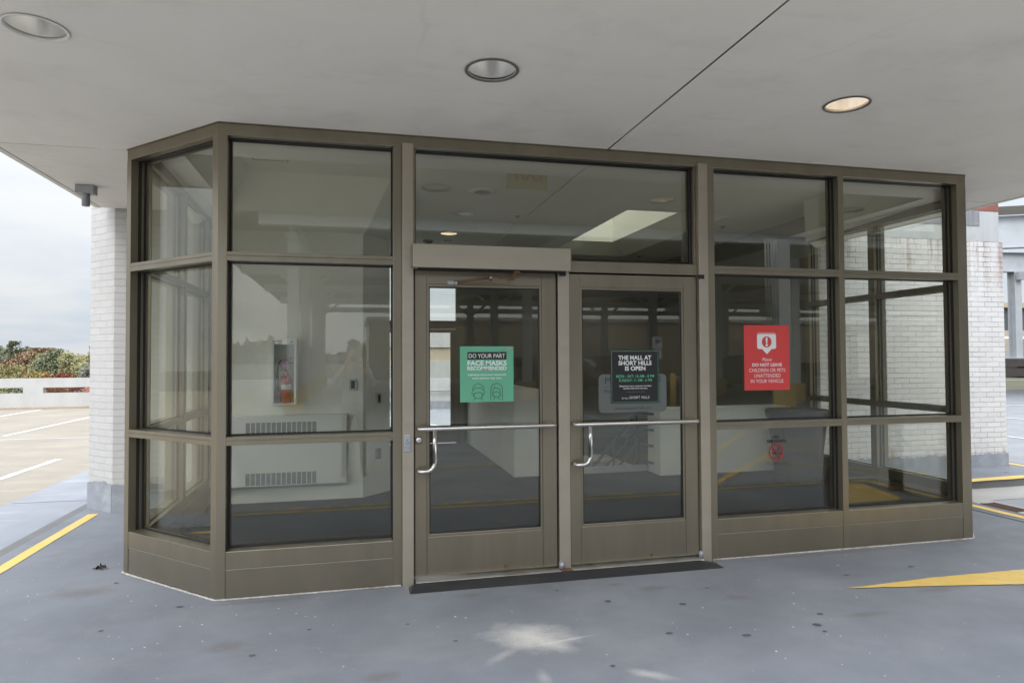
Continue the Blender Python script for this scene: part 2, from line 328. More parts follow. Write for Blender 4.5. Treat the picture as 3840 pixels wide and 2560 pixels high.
# ------------------------------------------------------------------ mesh builder
class B:
    def __init__(s): s.v = []; s.f = []; s.m = []; s.sm = []
    def add(s, vs, fs, m=0, smooth=False):
        n = len(s.v); s.v += [tuple(p) for p in vs]
        for f in fs: s.f.append([i+n for i in f]); s.m.append(m); s.sm.append(smooth)
        return s
    def obox(s, O, u, n, a0, a1, d0, d1, z0, z1, m=0):
        O = Vector(O); u = Vector(u); n = Vector(n)
        vs = [O+u*a+n*d+Vector((0, 0, z)) for z in (z0, z1) for a, d in ((a0, d0), (a1, d0), (a1, d1), (a0, d1))]
        fs = [[3, 2, 1, 0], [4, 5, 6, 7], [0, 1, 5, 4], [1, 2, 6, 5], [2, 3, 7, 6], [3, 0, 4, 7]]
        if u.cross(n).z < 0: fs = [f[::-1] for f in fs]
        return s.add(vs, fs, m)
    def box(s, x0, x1, y0, y1, z0, z1, m=0):
        return s.obox((0, 0, 0), (1, 0, 0), (0, 1, 0), x0, x1, y0, y1, z0, z1, m)
    def prism(s, pts, z0, z1, m=0):
        n = len(pts)
        ar = sum(pts[i][0]*pts[(i+1) % n][1]-pts[(i+1) % n][0]*pts[i][1] for i in range(n))
        if ar < 0: pts = pts[::-1]
        vs = [(x, y, z0) for x, y in pts]+[(x, y, z1) for x, y in pts]
        fs = [list(range(n))[::-1], [i+n for i in range(n)]]+[[i, (i+1) % n, (i+1) % n+n, i+n] for i in range(n)]
        return s.add(vs, fs, m)
    def poly(s, pts, m=0): return s.add(pts, [list(range(len(pts)))], m)
    def lathe(s, c, prof, n=32, m=0, axis='z', smooth=True, squash=1.):
        vs = []; fs = []; k = len(prof)
        for i in range(n):
            a = 2*PI*i/n
            for r, h in prof:
                if axis == 'z': p = (r*math.cos(a), r*math.sin(a)*squash, h)
                elif axis == 'y': p = (r*math.cos(a), h, r*math.sin(a))
                else: p = (h, r*math.cos(a), r*math.sin(a))
                vs.append((c[0]+p[0], c[1]+p[1], c[2]+p[2]))
        for i in range(n):
            j = (i+1) % n
            for q in range(k-1):
                f = [i*k+q, j*k+q, j*k+q+1, i*k+q+1]
                fs.append(f if axis != 'y' else f[::-1])
        return s.add(vs, fs, m, smooth)
    def tube(s, path, r, n=12, m=0, caps=True):
        P = [Vector(p) for p in path]; vs = []; fs = []
        ref = Vector((0, 0, 1))
        T = []
        for i in range(len(P)):
            t = (P[min(i+1, len(P)-1)]-P[max(i-1, 0)]).normalized(); T.append(t)
        if abs(T[0].dot(ref)) > .95: ref = Vector((1, 0, 0))
        nn = (ref-T[0]*ref.dot(T[0])).normalized()
        for i, p in enumerate(P):
            nn = (nn-T[i]*nn.dot(T[i])).normalized(); bb = T[i].cross(nn)
            rr = r if not isinstance(r, (list, tuple)) else r[i]
            for k in range(n):
                a = 2*PI*k/n; vs.append(p+nn*math.cos(a)*rr+bb*math.sin(a)*rr)
        for i in range(len(P)-1):
            for k in range(n): fs.append([i*n+k, i*n+(k+1) % n, (i+1)*n+(k+1) % n, (i+1)*n+k])
        s.add(vs, fs, m, True)
        if caps:
            o = len(s.v)-len(vs)
            s.f.append([o+k for k in range(n)][::-1]); s.m.append(m); s.sm.append(False)
            s.f.append([o+(len(P)-1)*n+k for k in range(n)]); s.m.append(m); s.sm.append(False)
        return s
    def ribbon(s, pts, w, O, u, v, nrm, m=0):
        """flat stroke of width w along 2-D points in the plane O,u,v"""
        O, u, v = Vector(O), Vector(u), Vector(v)
        n = len(pts); Lf = []; Rt = []
        for i in range(n):
            a = Vector(pts[max(i-1, 0)]); b = Vector(pts[min(i+1, n-1)])
            t = (b-a).normalized(); p = Vector(pts[i]); q = Vector((-t.y, t.x))*w/2
            Lf.append(O+u*(p+q).x+v*(p+q).y); Rt.append(O+u*(p-q).x+v*(p-q).y)
        vs = Lf+Rt
        fs = [[i+n, i+1+n, i+1, i] for i in range(n-1)]
        return s.add(vs, fs, m)
    def obj(s, name, mats, parent=None, bevel=0., label=None, loc=None, up=None):
        me = bpy.data.meshes.new(name)
        base = Vector(loc) if loc is not None else (parent.matrix_world.translation if False else Vector((0, 0, 0)))
        if parent is not None: base = WORLD.get(parent.name, Vector((0, 0, 0)))
        me.from_pydata([tuple(Vector(p)-base) for p in s.v], [], s.f)
        if not isinstance(mats, (list, tuple)): mats = [mats]
        for q in mats: me.materials.append(q)
        uv = me.uv_layers.new(name='UVMap')
        for p, mi, sm in zip(me.polygons, s.m, s.sm):
            p.material_index = mi; p.use_smooth = sm
            nx, ny, nz = p.normal
            if abs(nz) > .72:
                for li in p.loop_indices:
                    c = me.vertices[me.loops[li].vertex_index].co+base; uv.data[li].uv = (c.x, c.y)
            else:
                t = Vector((-ny, nx, 0))
                t = t.normalized() if t.length > 1e-6 else Vector((1, 0, 0))
                for li in p.loop_indices:
                    c = me.vertices[me.loops[li].vertex_index].co+base; uv.data[li].uv = (c.dot(t), c.z)
        o = bpy.data.objects.new(name, me); COL.objects.link(o)
        if bevel:
            bv = o.modifiers.new('edge', 'BEVEL'); bv.width = bevel; bv.segments = 2; bv.limit_method = 'ANGLE'; bv.angle_limit = .7
        if parent is not None: o.parent = parent; WORLD[o.name] = base
        elif loc is not None: o.location = base; WORLD[o.name] = base
        if label: o['label'] = label
        return o
WORLD = {}

def empty(name, label, cat, loc=(0, 0, 0), group=None):
    o = bpy.data.objects.new(name, None); COL.objects.link(o); o.location = loc; o.empty_display_size = .1
    WORLD[o.name] = Vector(loc)
    o['label'] = label; o['category'] = cat
    if group: o['group'] = group
    return o
def tag(o, label, cat, group=None, kind=None):
    o['label'] = label; o['category'] = cat
    if group: o['group'] = group
    if kind: o['kind'] = kind
    return o
def struct(b, name, mats, bevel=0.):
    o = b.obj(name, mats, bevel=bevel); o['kind'] = 'structure'; return o
def copy_tree(o, loc=None, parent=None):
    c = o.copy(); COL.objects.link(c)
    if parent is not None: c.parent = parent
    if loc is not None: c.location = loc
    WORLD[c.name] = WORLD.get(o.name, Vector((0, 0, 0)))
    for ch in [k for k in ALL() if k.parent == o]: copy_tree(ch, None, c)
    return c
def ALL(): return list(COL.objects)

# text laid flat in a plane, fitted into a given box
FC = {}
def text_geo(txt, bold=0., shear=0., spacing=1.):
    key = (txt, bold, shear, spacing)
    if key in FC: return FC[key]
    cu = bpy.data.curves.new('lettering_tmp', 'FONT'); cu.body = txt; cu.offset = bold; cu.shear = shear
    cu.space_character = spacing; cu.resolution_u = 4
    o = bpy.data.objects.new('lettering_tmp', cu); COL.objects.link(o)
    bpy.context.view_layer.update()
    dg = bpy.context.evaluated_depsgraph_get()
    me = bpy.data.meshes.new_from_object(o.evaluated_get(dg))
    vs = [tuple(v.co) for v in me.vertices]; fs = [list(p.vertices) for p in me.polygons]
    bpy.data.meshes.remove(me); COL.objects.unlink(o); bpy.data.objects.remove(o); bpy.data.curves.remove(cu)
    FC[key] = (vs, fs); return FC[key]
def put_text(b, txt, x0, x1, y0, y1, O, u, v, m=0, bold=0., shear=0., spacing=1.):
    vs, fs = text_geo(txt, bold, shear, spacing)
    ax = min(p[0] for p in vs); bx = max(p[0] for p in vs); ay = min(p[1] for p in vs); by = max(p[1] for p in vs)
    O, u, v = Vector(O), Vector(u), Vector(v)
    out = [O+u*(x0+(p[0]-ax)/(bx-ax)*(x1-x0))+v*(y0+(p[1]-ay)/(by-ay)*(y1-y0)) for p in vs]
    b.add(out, fs, m)

X, Y, Z = Vector((1, 0, 0)), Vector((0, 1, 0)), Vector((0, 0, 1))

# ------------------------------------------------------------------ ground
FK = -2.32          # front kerb of the raised walk
b = B(); b.prism([(-1.87, FK), (7.25, FK), (7.25, 2.95), (6.78, 2.95), (6.78, .79), (6.03, .03), (0, .03), (-.76, .79), (-.76, 2.95), (-1.54, 2.95), (-1.87, 3.26)], -.1, 0, 0)
# the walk as one slab (it also carries the vestibule floor, laid over it)
walk = struct(b, 'walk', M['walk'])
b = B(); b.box(-1.98, -1.871, FK-.12, 60, -.1, -.004); struct(b, 'kerb_edge', M['kerb'])
b = B(); b.box(-1.98, 7.37, FK-.12, FK-.001, -.1, -.004); struct(b, 'kerb', M['kerb'])
b = B(); b.box(7.251, 7.34, FK, 1.9, -.1, -.004); struct(b, 'kerb', M['kerb'])
b = B(); b.prism([(7.3, 2.2), (10.2, 2.2), (10.2, 3.4), (9.9, 3.4), (9.9, 2.95), (6.9, 2.95), (6.9, 2.2)], -.1, 0); struct(b, 'pavement', M['walk'])
b = B(); b.prism([(7.3, 2.15), (10.3, 2.15), (10.3, 3.6), (10.2, 3.6), (10.2, 2.199), (7.3, 2.199)], -.1, -.003); struct(b, 'kerb', M['kerb'])
b = B(); b.box(-70, 90, -70, 21.7, -.6, -.1); struct(b, 'deck', M['asphalt'])
b = B(); b.poly([(-3.03, -30, -.096), (-3.03, 21.7, -.096), (-70, 21.7, -.096), (-70, -30, -.096)]); struct(b, 'parking_deck', M['tan'])
b = B(); b.poly([(-1.9, -6, -.096), (-1.9, 21.7, -.096), (-3.03, 21.7, -.096), (-3.03, -6, -.096)]); struct(b, 'path', M['lowwalk'])
b = B(); b.poly([(-1.2, 8, -.096), (12, 8, -.096), (12, 17.4, -.096), (-1.2, 17.4, -.096)]); struct(b, 'path', M['lowwalk'])
b = B(); b.poly([(7.34, -3, -.096), (8.0, -3, -.096), (8.0, 1.55, -.096), (12, 1.62, -.096), (12, 2.16, -.096), (7.34, 2.16, -.096)]); struct(b, 'gutter', M['gutter'])
b = B(); b.box(-400, 400, -400, 600, -11, -10); struct(b, 'ground', M['earth'])

def line(pts, w, z, m, name='painted_line'):
    bb = B()
    for i in range(len(pts)-1):
        a = Vector((*pts[i], z)); c = Vector((*pts[i+1], z)); t = (c-a).normalized(); n = Vector((-t.y, t.x, 0))*w/2
        bb.poly([a-n, c-n, c+n, a+n])
    return struct(bb, name, m)
def wobble(pts, w, z, m, name='painted_line', amp=.012, st=.25):
    bb = B(); Lf = []; Rt = []
    for i in range(len(pts)-1):
        a = Vector(pts[i]); c = Vector(pts[i+1]); n = max(2, int((c-a).length/st)); t = (c-a).normalized(); q = Vector((-t.y, t.x))
        for k in range(n+(i == len(pts)-2)):
            p = a+(c-a)*k/n
            Lf.append(p+q*(w/2+R.uniform(-amp, amp))); Rt.append(p-q*(w/2+R.uniform(-amp, amp)))
    n = len(Lf); vs = [(*p, z) for p in Lf+Rt]
    bb.add(vs, [[i+n, i+1+n, i+1, i] for i in range(n-1)])
    return struct(bb, name, m)
wobble([(-1.70, FK+.02), (-1.70, 2.93)], .10, .004, M['yellow'], amp=.005)
wobble([(-1.70, FK+.05), (7.2, FK+.05)], .07, .004, M['road_yellow'], amp=.008)
wobble([(7.16, FK+.12), (7.16, 1.75)], .105, .004, M['yellow'], amp=.005)
wobble([(7.4, 2.13), (10.25, 2.27)], .16, .004, M['yellow'], amp=.008)
wobble([(10.12, 2.3), (10.13, 3.3)], .12, .004, M['yellow'], amp=.006)
def ragged(pts, j, st):
    out = []
    for i in range(len(pts)):
        a = Vector(pts[i]); c = Vector(pts[(i+1) % len(pts)]); n = max(1, int((c-a).length/st))
        for q in range(n): out.append(a+(c-a)*q/n+(Vector((R.uniform(-j, j), R.uniform(-j, j))) if q else Vector((0, 0))))
    return out
bb = B(); bb.poly([(x, y, .006) for x, y in ragged([(4.104, -.794), (4.7, -.90), (5.336, -1.02), (6.0, -1.28), (6.2, -1.64), (6.63, -2.19), (6.95, -2.1), (6.75, -1.3), (6.3, -.95), (5.65, -.766), (4.8, -.755)], .004, .06)]); struct(bb, 'yellow_marking', M['yellow'])
line([(6.995, -2.2), (6.995, 1.9)], .018, .003, M['slot'], 'walk_joint')
line([(-1.84, 4.2), (-3.0, 4.25)], .012, -.0945, M['slot'], 'walk_joint')
# stall lines
for x, y0, y1 in ((-3.96, 3.2, 8.03), (-6.62, 12.2, 17.4), (-9.4, 15.5, 21.0), (-12.3, 15.6, 21.0), (-7.6, 3., 8.), (-12.1, 12.2, 17.4)):
    wobble([(x, y0), (x, y1)], .11, -.092, M['white_line'], 'stall_line')
wobble([(-30, 11.55), (-3.2, 11.40)], .06, -.092, M['white_line'], 'stall_line')
for x, y0, y1 in ((13.96, 2, 9.5), (17.87, 2, 10.5), (21.8, 2, 10.5), (25.7, 2, 10.5)):
    wobble([(x, y0), (x, y1)], .11, -.092, M['white_line'], 'stall_line')
wobble([(12.5, 13.2), (34, 13.2)], .11, -.092, M['white_line'], 'stall_line')
wobble([(14, 30), (60, 33)], .16, -.092, M['white_line'], 'stall_line')
line([(10.3, 4.2), (13, 3.9)], .02, -.093, M['kerb_tan'], 'deck_crack')
wobble([(3.2, 11.0), (1.6, 15.2)], .10, -.092, M['white_line'], 'stall_line')
# markings on the roadway in front of the entrance (mirrored in the glass)
wobble([(-4, -5.7), (12, -5.35)], .08, -.095, M['road_yellow'])
for p in (((9.1, -8.1), (6.77, -5.4)), ((8.5, -7.0), (9.9, -5.5)), ((7.9, -5.3), (5.0, -2.6)), ((7.27, -4.49), (8.9, -2.7)), ((6.77, -5.4), (5.49, -4.1))):
    wobble(p, .11, -.0945, M['road_yellow'])
for p in (((7.4, -14.3), (7.4, -11.2)), ((7.4, -11.75), (9.0, -13.6)), ((9.1, -11.1), (12., -13.4)), ((6.2, -9.6), (9.6, -9.7)), ((4.8, -14.3), (4.8, -9.7)), ((2, -9.3), (2, -14.3)), ((4.8, -11), (7.4, -13.9))):
    wobble(p, .10, -.0945, M['blue_line'])
for x in (-3, 10, 12.7, 15.4, 18.1, 20.8, 23.5):
    wobble([(x, -22.5), (x, -17)], .10, -.0945, M['white_line'], 'stall_line')
for x in (-6, -8.7, -11.4, -14.1):
    wobble([(x, -26), (x+2.5, -18)], .10, -.0945, M['white_line'], 'stall_line')
bb = B(); put_text(bb, 'NO PARKING FIRE LANE', -.2, 4.2, -2.95, -2.48, (0, 0, -.094), X, Y, 0, bold=.02); struct(bb, 'painted_lettering', M['road_yellow'])
# old gum and the crumpled leaf on the walk
bb = B()
for x, y, r in ((2.9, -.78, .035), (2.61, -1.17, .03), (3.02, -1.30, .04), (3.5, -1.27, .035), (3.63, -1.13, .03), (3.48, -1.36, .018), (2.46, -.62, .03), (1.42, -.98, .02), (1.18, -.68, .018), (3.2, -.55, .025), (.62, -.62, .02), (-.2, -.05, .03), (-.75, .55, .022), (-.9, 1.6, .03), (.35, -.9, .025), (4.3, -.55, .03), (7.6, .2, .03), (2.2, -.35, .02), (4.9, -.5, .035), (8.3, 2.6, .05), (9.4, 2.55, .05), (2.15, -1.47, .02), (-.55, -.35, .02)):
    k = 11; a0 = R.random()*6; e = R.uniform(.6, .95); r *= .72
    bb.poly([(x+r*math.cos(2*PI*i/k)*R.uniform(.85, 1.12), y+e*r*math.sin(2*PI*i/k)*R.uniform(.85, 1.12), .0025) for i in range(k)])
o = bb.obj('gum_spots', M['gumspot']); tag(o, 'flattened black gum spots scattered over the grey blue walk', 'gum', kind='stuff')
bb = B()
for i in range(14):
    p = Vector((-.97+R.gauss(0, .022), .93+R.gauss(0, .014), .008+R.random()*.018)); d = Vector((R.gauss(0, 1), R.gauss(0, 1), R.gauss(0, .6))).normalized()*.02; e = Vector((R.gauss(0, 1), R.gauss(0, 1), R.gauss(0, 1))).normalized()*.011
    bb.poly([p-d, p+e, p+d*1.1, p-e]); 
    bb.poly([p-d, p-e, p+d*1.1, p+e+Vector((0, 0, .006))])
o = bb.obj('dead_leaf', M['litter']); tag(o, 'crumpled dark dead leaf lying on the walk left of the vestibule', 'leaf')

# ------------------------------------------------------------------ vestibule
V = empty('entrance_vestibule', 'bronze framed glass entrance vestibule with two doors and angled corners', 'entrance', (3, .4, 0))
C = .7726; XR = 6.025; YB = 2.95
s2 = math.sqrt(.5)
SIDES = {   # origin, direction, inward normal, length
 'front': ((0, 0, 0), (1, 0, 0), (0, 1, 0), XR),
 'chl': ((-C, C, 0), (s2, -s2, 0), (s2, s2, 0), C/s2),
 'chr': ((XR, 0, 0), (s2, s2, 0), (-s2, s2, 0), C/s2),
 'left': ((-C, YB, 0), (0, -1, 0), (1, 0, 0), YB-C),
 'right': ((XR+C, C, 0), (0, 1, 0), (-1, 0, 0), YB-C),
}
GD = .112           # glass set back behind the frame face
FD = .155           # frame depth
def part(bb, name, m, bevel=.003, parent=None): return bb.obj(name, m, parent or V, bevel=bevel)
def bay(side, u0, u1, zlist):
    O, u, n, Ln = SIDES[side]
    for z0, z1 in zlist:
        bb = B(); bb.obox(O, u, n, u0-.006, u1+.006, GD, GD+.010, z0-.006, z1+.006)
        p = part(bb, 'glass_pane', M['glass'], 0)
        g = B(); w = .013
        w = .010; wt = .007
        for d0, d1 in ((GD-.012, GD-.0005),):
            g.obox(O, u, n, u0+.0005, u0+w, d0, d1, z0+.0005, z1-.0005); g.obox(O, u, n, u1-w, u1-.0005, d0, d1, z0+.0005, z1-.0005)
            g.obox(O, u, n, u0+.0005, u0+.004, .055, .078, z0+.0005, z1-.0005); g.obox(O, u, n, u1-.004, u1-.0005, .055, .078, z0+.0005, z1-.0005); g.obox(O, u, n, u0+w, u1-w, .06, d0, z1-.004, z1-.0005)
            g.obox(O, u, n, u0+w, u1-w, d0, d1, z0+.0005, z0+w); g.obox(O, u, n, u0+w, u1-w, d0, d1, z1-wt, z1-.0005)
        part(g, 'gasket', M['gasket'], 0, p)
def vert(side, u0, u1, z0, z1, name='mullion', d0=0., m='bronze'):
    O, u, n, Ln = SIDES[side]; bb = B(); bb.obox(O, u, n, u0, u1, d0, FD, z0, z1); return part(bb, name, M[m])
def hor(side, u0, u1, z0, z1, name='transom_bar', groove=True, d0=.001, m='bronze'):
    O, u, n, Ln = SIDES[side]; bb = B(); zm = (z0+z1)/2+.004
    if groove:
        bb.obox(O, u, n, u0, u1, d0, FD-.002, z0, zm-.001); bb.obox(O, u, n, u0, u1, d0, FD-.002, zm+.001, z1)
        bb.obox(O, u, n, u0, u1, d0+.004, FD-.006, zm-.001, zm+.001)
    else: bb.obox(O, u, n, u0, u1, d0, FD-.002, z0, z1)
    return part(bb, name, M[m])
def base(side, u0, u1):
    O, u, n, Ln = SIDES[side]
    bb = B(); bb.obox(O, u, n, u0, u1, .002, FD-.002, .197, .312); part(bb, 'sill', M['bronze'])
    bb = B(); bb.obox(O, u, n, u0, u1, .005, FD-.004, .012, .1935); bb.obox(O, u, n, u0, u1, .012, .1, .1935, .197)
    part(bb, 'base_panel', M['bronze_side'], .0015)
    bb = B(); bb.obox(O, u, n, u0, u1, .004, .006, .1937, .1962); part(bb, 'joint_trim', M['alu_edge'], 0)
ZM1 = (2.214, 2.274); ZM2 = (.999, 1.054); ZT = 3.044
ZL = [(.312, ZM2[0]), (ZM2[1], ZM1[0]), (ZM1[1], ZT)]
def section(side, u0, u1):
    bay(side, u0, u1, ZL); hor(side, u0, u1, *ZM1); hor(side, u0, u1, *ZM2); base(side, u0, u1)
# front
section('front', .058, 1.135); section('front', 3.61, 4.74); section('front', 4.792, 5.93)
vert('front', 1.135, 1.196, .012, ZT); vert('front', 3.543, 3.61, .012, ZT); vert('front', 4.74, 4.792, .012, ZT)
vert('front', 1.197, 1.274, .0, 3.066, 'post', -.022, 'operator'); vert('front', 3.464, 3.542, .0, 3.066, 'post', -.022, 'operator')
# head beam all round (mitred prisms)
def mitre(pts_out, w): pass
out = [(-C, YB), (-C, C), (0, 0), (XR, 0), (XR+C, C), (XR+C, YB)]
def inset(d):
    t = d*math.tan(PI/8)
    return [(-C+d, YB), (-C+d, C+t), (t, d), (XR-t, d), (XR+C-d, C+t), (XR+C-d, YB)]
o0 = inset(.001); o1 = inset(FD)
for i in range(5):
    bb = B(); bb.prism([o0[i], o0[i+1], o1[i+1], o1[i]], ZT, 3.122); part(bb, 'head_beam', M['bronze'])
    bb = B(); a0 = inset(-.004); bb.prism([a0[i], a0[i+1], o1[i+1], o1[i]], 3.1225, 3.134); part(bb, 'head_flashing', M['bronze_side'], 0)
# corner posts (folded)
def fold(c, da, db, w, name='corner_post', inner=None):
    c = Vector((*c, 0)); da = Vector((*da, 0)); db = Vector((*db, 0))
    na = Vector((-da.y, da.x, 0)); nb = Vector((-db.y, db.x, 0))
    ctr = Vector((3, 1.5, 0))
    if na.dot(ctr-c) < 0: na = -na
    if nb.dot(ctr-c) < 0: nb = -nb
    bis = (na+nb).normalized(); k = FD/bis.dot(na)
    pts = [c+da*w, c, c+db*w, c+db*w+nb*FD, c+bis*k, c+da*w+na*FD]
    bb = B(); bb.prism([(p.x, p.y) for p in pts], .0, ZT-.0005); part(bb, name, M['bronze'], .002)
fold((0, 0), (-s2, s2), (1, 0), .058); fold((XR, 0), (-1, 0), (s2, s2), .095)
fold((-C, C), (0, 1), (s2, -s2), .055); fold((XR+C, C), (-s2, -s2), (0, 1), .055)
l45 = C/s2
section('chl', .055, l45-.058); section('chr', .095, l45-.055)
ls = YB-C
for sd in ('left', 'right'):
    if sd == 'left': a = [.075, ls-1.17, ls-1.08, ls-.055]
    else: a = [.055, .98, 1.07, ls-.075]
    section(sd, a[0], a[1]); section(sd, a[2], a[3]); vert(sd, a[1], a[2], .012, ZT)
    if sd == 'left': vert(sd, .0, .075, .012, ZT, 'jamb')
    else: vert(sd, ls-.075, ls, .012, ZT, 'jamb')
# sealant bead at the foot
for i in range(5):
    a0 = inset(-.012); a1 = inset(.004)
    if i == 2:
        for (xa, xb) in ((a0[2][0], 1.19), (3.56, a0[3][0])):
            bb = B(); bb.prism([(xa, -.012), (xb, -.012), (xb, .004), (xa, .004)], .001, .011); part(bb, 'sealant_bead', M['caulk'], .003)
    else:
        bb = B(); bb.prism([a0[i], a0[i+1], a1[i+1], a1[i]], .001, .011); part(bb, 'sealant_bead', M['caulk'], .003)
# door bay
bay('front', 1.292, 3.447, [(2.30, ZT)])
vert('front', 1.275, 1.292, 2.274, ZT, 'jamb', .02); vert('front', 3.447, 3.4635, 2.274, ZT, 'jamb', .02)
hor('front', 1.2745, 3.4635, 2.197, 2.28, 'door_header', False, .004)
vert('front', 2.331, 2.417, .03, 2.1965, 'centre_post', .0, 'operator')
for xa, xb in ((1.2845, 2.3175), (2.4175, 3.4545)):
    bb = B(); bb.box(xa, xb, .068, .15, 2.15, 2.1965); part(bb, 'head_stop', M['gasket'], 0)
vert('front', 1.2745, 1.284, .03, 2.1965, 'jamb', .03); vert('front', 3.455, 3.4635, .03, 2.1965, 'jamb', .03)
bb = B(); bb.box(2.318, 2.3305, .06, .14, .03, 2.2, 0); part(bb, 'shadow_gap', M['gasket'], 0)
for xa, xb in ((1.285, 2.33), (2.418, 3.462)):
    bb = B(); bb.prism([(xa, -.055), (xb, -.055), (xb, .15), (xa, .15)], .012, .03)
    part(bb, 'threshold', M['alu_edge'], .005)
bb = B(); bb.box(2.3305, 2.4175, -.03, .15, .002, .0298); part(bb, 'threshold_block', M['rusty'], .004)
for xx in (2.345, 3.463):
    bb = B(); bb.lathe((xx, -.004, 0), [(.0, .032), (.02, .032), (.02, .08), (.0, .08)], 20, 0); part(bb, 'pivot', M['patch'], 0)
    bb = B(); bb.box(xx-.005, xx+.045, -.012, -.001 if xx < 3 else -.0225, 2.165, 2.20); part(bb, 'pivot_cap', M['gasket'], .002)

def door(x0, x1, hinge):
    bb = B(); t0, t1 = .012, .062; zb, zt = .048, 2.184
    sl, sr = x0+.082, x1-.105
    bb.box(x0, sl, t0, t1, zb, zt); bb.box(sr, x1, t0, t1, zb, zt)
    bb.box(sl+.0015, sr-.0015, t0+.0015, t1-.001, zb, .318); bb.box(sl+.0015, sr-.0015, t0+.0015, t1-.001, 2.088, zt)
    D = part(bb, 'door', M['bronze'], .0025)
    f = B(); w = .018
    f.box(sl+.002, sl+w, t0+.004, t1-.004, .3185, 2.0875); f.box(sr-w, sr-.002, t0+.004, t1-.004, .3185, 2.0875)
    f.box(sl+w, sr-w, t0+.004, t1-.004, .3185, .3185+w); f.box(sl+w, sr-w, t0+.004, t1-.004, 2.0875-w, 2.0875)
    part(f, 'glazing_stop', M['bronze'], .002, D)
    g = B(); k = .006; a, c, e, h = sl+w, sr-w, .3185+w, 2.0875-w
    for q in ((a+.0005, a+k, e+.0005, h-.0005), (c-k, c-.0005, e+.0005, h-.0005), (a+k, c-k, e+.0005, e+k), (a+k, c-k, h-k*1.6, h-.0005)):
        g.box(q[0], q[1], t0+.006, .0305, q[2], q[3])
    part(g, 'gasket', M['gasket'], 0, D)
    g = B(); g.box(sl+w-.003, sr-w+.003, .031, .039, .3185+w-.003, 2.0875-w+.003); part(g, 'glass_pane', M['glass'], 0, D)
    # push and pull bar
    zh, zl = 1.076, .785; y = -.062; p = B(); r = .0165
    xa, xb, xv = x0+.022, x1-.03, x0+.13
    arc = lambda cx, cz, a0, a1, rr, n=6: [(cx+rr*math.cos(a0+(a1-a0)*i/n), cz+rr*math.sin(a0+(a1-a0)*i/n)) for i in range(n+1)]
    p.tube([(xa, t0-.0005, zh), (xa, y+.02, zh), (xa+.006, y+.006, zh), (xa+.02, y, zh), (xb-.02, y, zh), (xb-.006, y+.006, zh), (xb, y+.02, zh), (xb, t0-.0005, zh)], r, 16)
    pts = [(xv, y-.004, zh-.014), (xv, y-.004, zl+.06)]+[(xv-.06+q[0], y-.004, zl+.06+q[1]) for q in arc(0, 0, 0, -PI/2, .06)]+[(xa+.02, y-.004, zl), (xa+.006, y+.004, zl), (xa, y+.02, zl), (xa, t0-.0005, zl)]
    p.tube(pts, r, 16)
    part(p, 'pull_handle', M['steel'], 0, D)
    s = B(); s.lathe((x0+.65 if hinge else x0+.63, t0-.008, .078), [(.0, -.004), (.006, -.004), (.006, .008)], 12, 0, 'y'); s.box(x0+.63, x0+.645, t0-.002, t0-.0003, .06, .084)
    part(s, 'door_stop', M['rusty'], 0, D)
    return D
D1 = door(1.286, 2.317, 1); D2 = door(2.421, 3.453, 0)
bb = B(); bb.lathe((1.312, .003, .994), [(.0, -.012), (.012, -.012), (.019, -.009), (.026, -.003), (.027, .009)], 28, 0, 'y'); lk = part(bb, 'lock_cylinder', M['steel'], 0, D1)
D1['label'] = 'left glass door with lock cylinder and closer arm'; D2['label'] = 'right glass door'
# door operator box and its arm
bb = B(); bb.box(1.262, 2.389, -.125, -.024, 2.186, 2.347)
OP = part(bb, 'door_operator', M['operator'], .003)
for xa in (1.255, 2.3895):
    bb = B(); bb.box(xa, xa+.0065, -.120, -.03, 2.19, 2.343); part(bb, 'end_cap', M['bronze_side'], .002, OP)
bb = B(); bb.box(1.30, 2.36, -.10, -.03, 2.18, 2.1855); part(bb, 'underside_slot', M['slot'], 0, OP)
bb = B()
bb.box(1.515, 1.585, .0, .0115, 2.085, 2.11, 0); bb.lathe((1.575, -.014, 2.098), [(.0, -.02), (.011, -.02), (.011, .018), (.0, .018)], 14, 0)
bb.tube([(1.58, -.014, 2.1), (1.80, -.088, 2.128)], .0085, 10, 1)
bb.lathe((1.808, -.09, 2.13), [(.0, -.026), (.011, -.026), (.011, .024), (.0, .024)], 14, 1); bb.lathe((1.808, -.09, 2.131), [(.013, -.007), (.013, .009), (.0, .009)], 14, 0)
bb.tube([(1.812, -.09, 2.137), (1.955, -.085, 2.122), (1.972, -.08, 2.128)], .007, 8, 1)
bb.add([(1.955, -.09, 2.115), (1.982, -.09, 2.118), (2.0, -.08, 2.168), (1.975, -.08, 2.168), (1.955, -.075, 2.115), (1.982, -.075, 2.118), (2.0, -.065, 2.168), (1.975, -.065, 2.168)], [[0, 1, 2, 3], [7, 6, 5, 4], [1, 5, 6, 2], [0, 3, 7, 4], [3, 2, 6, 7], [4, 5, 1, 0]], 1)
bb.lathe((2.0, -.072, 2.166), [(.0, 0), (.028, 0), (.028, .018), (.0, .018)], 18, 1)
part(bb, 'closer_arm', [M['zinc'], M['rusty']], 0, OP)
